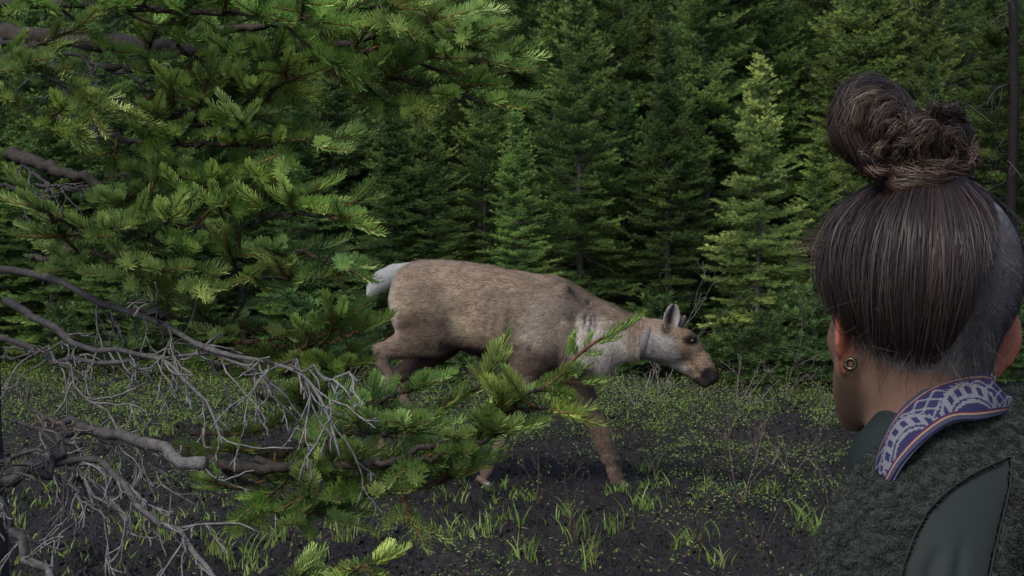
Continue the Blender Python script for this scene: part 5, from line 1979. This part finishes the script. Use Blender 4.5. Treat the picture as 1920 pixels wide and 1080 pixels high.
    cl = [(1760, 752, 1.335, .012), (1720, 768, 1.315, .016), (1685, 805, 1.305, .020), (1660, 850, 1.30, .023), (1648, 895, 1.30, .024), (1650, 930, 1.30, .025)]
    for a_, b_ in zip(cl[:-1], cl[1:]):
        F.cone(P(*a_[:3]), P(*b_[:3]), a_[3], b_[3], .02)
    for a_, b_ in (((1850, 760, 1.375), (1790, 800, 1.345)), ((1790, 800, 1.345), (1700, 830, 1.325)), ((1700, 830, 1.325), (1660, 870, 1.31))):
        F.cone(P(*a_), P(*b_), .022, .028, .02)
    F.cone(P(1655, 880, 1.33), P(1675, 865, 1.43), .022, .024, .03)
    F.cone(P(1675, 865, 1.43), P(1800, 830, 1.47), .024, .024, .03)
    CV, CQ = F.mesh(3)
    g = Geo()
    g.add(CV, quads=CQ, col=(.010, .017, .018))
    part('collar', g, M_CLOTH, root)

    # ---- woven band round the back of the neck
    nu, nv_ = 420, 96
    top = spline([P(1640, 872, 1.262), P(1652, 832, 1.262), P(1682, 775, 1.265), P(1730, 732, 1.275), P(1785, 706, 1.272), P(1835, 699, 1.278), P(1858, 708, 1.288), P(1875, 736, 1.30), P(1908, 748, 1.32), P(1927, 790, 1.345)], nu)
    bot = spline([P(1668, 905, 1.225), P(1692, 866, 1.225), P(1735, 822, 1.232), P(1785, 790, 1.245), P(1835, 786, 1.255), P(1868, 780, 1.27), P(1892, 772, 1.29), P(1906, 764, 1.31), P(1915, 775, 1.325), P(1921, 800, 1.345)], nu)
    s = np.linspace(0, 1, nv_)[None, :, None]
    S_ = top[:, None] * (1 - s) + bot[:, None] * s
    nrmv = nrm(np.cross(np.gradient(S_, axis=0), np.gradient(S_, axis=1)))
    nrmv = nrmv * np.where(nrmv[..., 1:2] > 0, -1, 1)
    S_ = S_ + nrmv * (.0045 * np.sin(np.pi * s))
    # weave: stitches in rows, motifs in white on blue
    uu = np.linspace(0, 1, nu)[:, None] * 150
    vv = np.linspace(0, 1, nv_)[None, :] * 34
    iu, iv = np.floor(uu), np.floor(vv)
    fu, fv = uu - iu, vv - iv
    per = 46.0
    mu = (iu % per) / per
    x_ = np.abs(mu - .5) * per
    y_ = iv - 6.0
    white = np.zeros((nu, nv_), bool)
    body = (iv >= 6) & (iv < 28)
    arch = 20 - (x_ ** 2) / 22.0
    for kq, (h0, th_) in enumerate(((0, 1.6), (9, 1.2), (13, 1.2))):
        white |= body & (np.abs(y_ - (22 - arch) - h0) < th_)
    band_ = (y_ > (22 - arch) + 1.5) & (y_ < (22 - arch) + 8)
    white |= body & band_ & ((iu % 6) < 2.2)
    outer = y_ < (22 - arch) - 3
    white |= body & outer & ((np.abs(((iu + y_ * 1.2) % 12) - 6) < 1.3) | (np.abs(((iu - y_ * 1.2) % 12) - 6) < 1.3))
    speck = body & (np.abs(y_ - (22 - arch) + 2.5) < .7) & (iu % 3 < 1)
    white |= speck
    navy, wh = np.array([.021, .021, .062]), np.array([.125, .128, .155])
    colr = np.where(white[..., None], wh, navy)
    def row(a_, b_, c_):
        m_ = (iv >= a_) & (iv < b_) & (iu >= 0)
        return np.where(m_[..., None], np.array(c_), colr)
    colr = row(0, 3, (.032, .032, .065))
    colr = row(3, 4, (.16, .13, .10))
    colr = row(4, 5, (.13, .024, .03))
    colr = row(28.6, 29.8, (.15, .02, .028))
    colr = row(29.8, 30.9, (.20, .165, .11))
    colr = row(30.9, 34, (.038, .038, .07))
    st_ = .62 + .5 * np.sin(np.pi * fu) ** .6 * np.sin(np.pi * fv) ** .6
    colr = colr * (.9 + .2 * noise(np.stack([iu + 0 * iv, iv + 0 * iu], -1).reshape(-1, 2), .77, 2).reshape(nu, nv_, 1))
    S_ = S_ + nrmv * (st_[..., None] * .0007)
    g = Geo()
    i = np.arange(nu - 1)[:, None] * nv_
    j = np.arange(nv_ - 1)[None]
    q = np.stack([i + j, i + nv_ + j, i + nv_ + j + 1, i + j + 1], -1).reshape(-1, 4)
    g.add(S_.reshape(-1, 3), quads=q, col=colr.reshape(-1, 3))
    back = S_ - nrmv * .0035
    g.add(back.reshape(-1, 3), quads=q[:, ::-1], col=(.06, .06, .12))
    part('woven_band', g, M_WOVEN, root)

    # ---- trousers and boots below the jacket
    hips = NB + BF * -.02 + np.array([0, 0, -.56])
    F = Field(np.arange(NB[0] - .3, NB[0] + .3, .012), np.arange(NB[1] - .3, NB[1] + .3, .012), np.arange(-.03, .9, .012))
    bootf = Field(np.arange(NB[0] - .4, NB[0] + .3, .01), np.arange(NB[1] - .3, NB[1] + .4, .01), np.arange(-.03, .3, .01))
    F.cone(hips + UP * .12, hips, .13, .14, .03)
    for s in (-1, 1):
        hp = hips + BR * s * .075
        kn = hp - UP * .36 + BF * .02
        an = np.array([kn[0], kn[1], .08]) - BF * .02
        F.cone(hp, kn, .10, .072, .03)
        F.cone(kn, an + UP * .06, .072, .055, .02)
        bootf.cone(an + UP * .10, an - UP * .02, .058, .05, .01)
        bootf.cone(an - UP * .03, an + BF * .15 - UP * .045, .05, .038, .02)
    V, Q = F.mesh(2)
    g = Geo()
    g.add(V, quads=Q, col=(.04, .045, .06))
    part('trousers', g, M_CLOTH, root)
    V, Q = bootf.mesh(1)
    g = Geo()
    g.add(V, quads=Q, col=(.05, .038, .03))
    part('boots', g, M_CLOTH, root)


build_person()
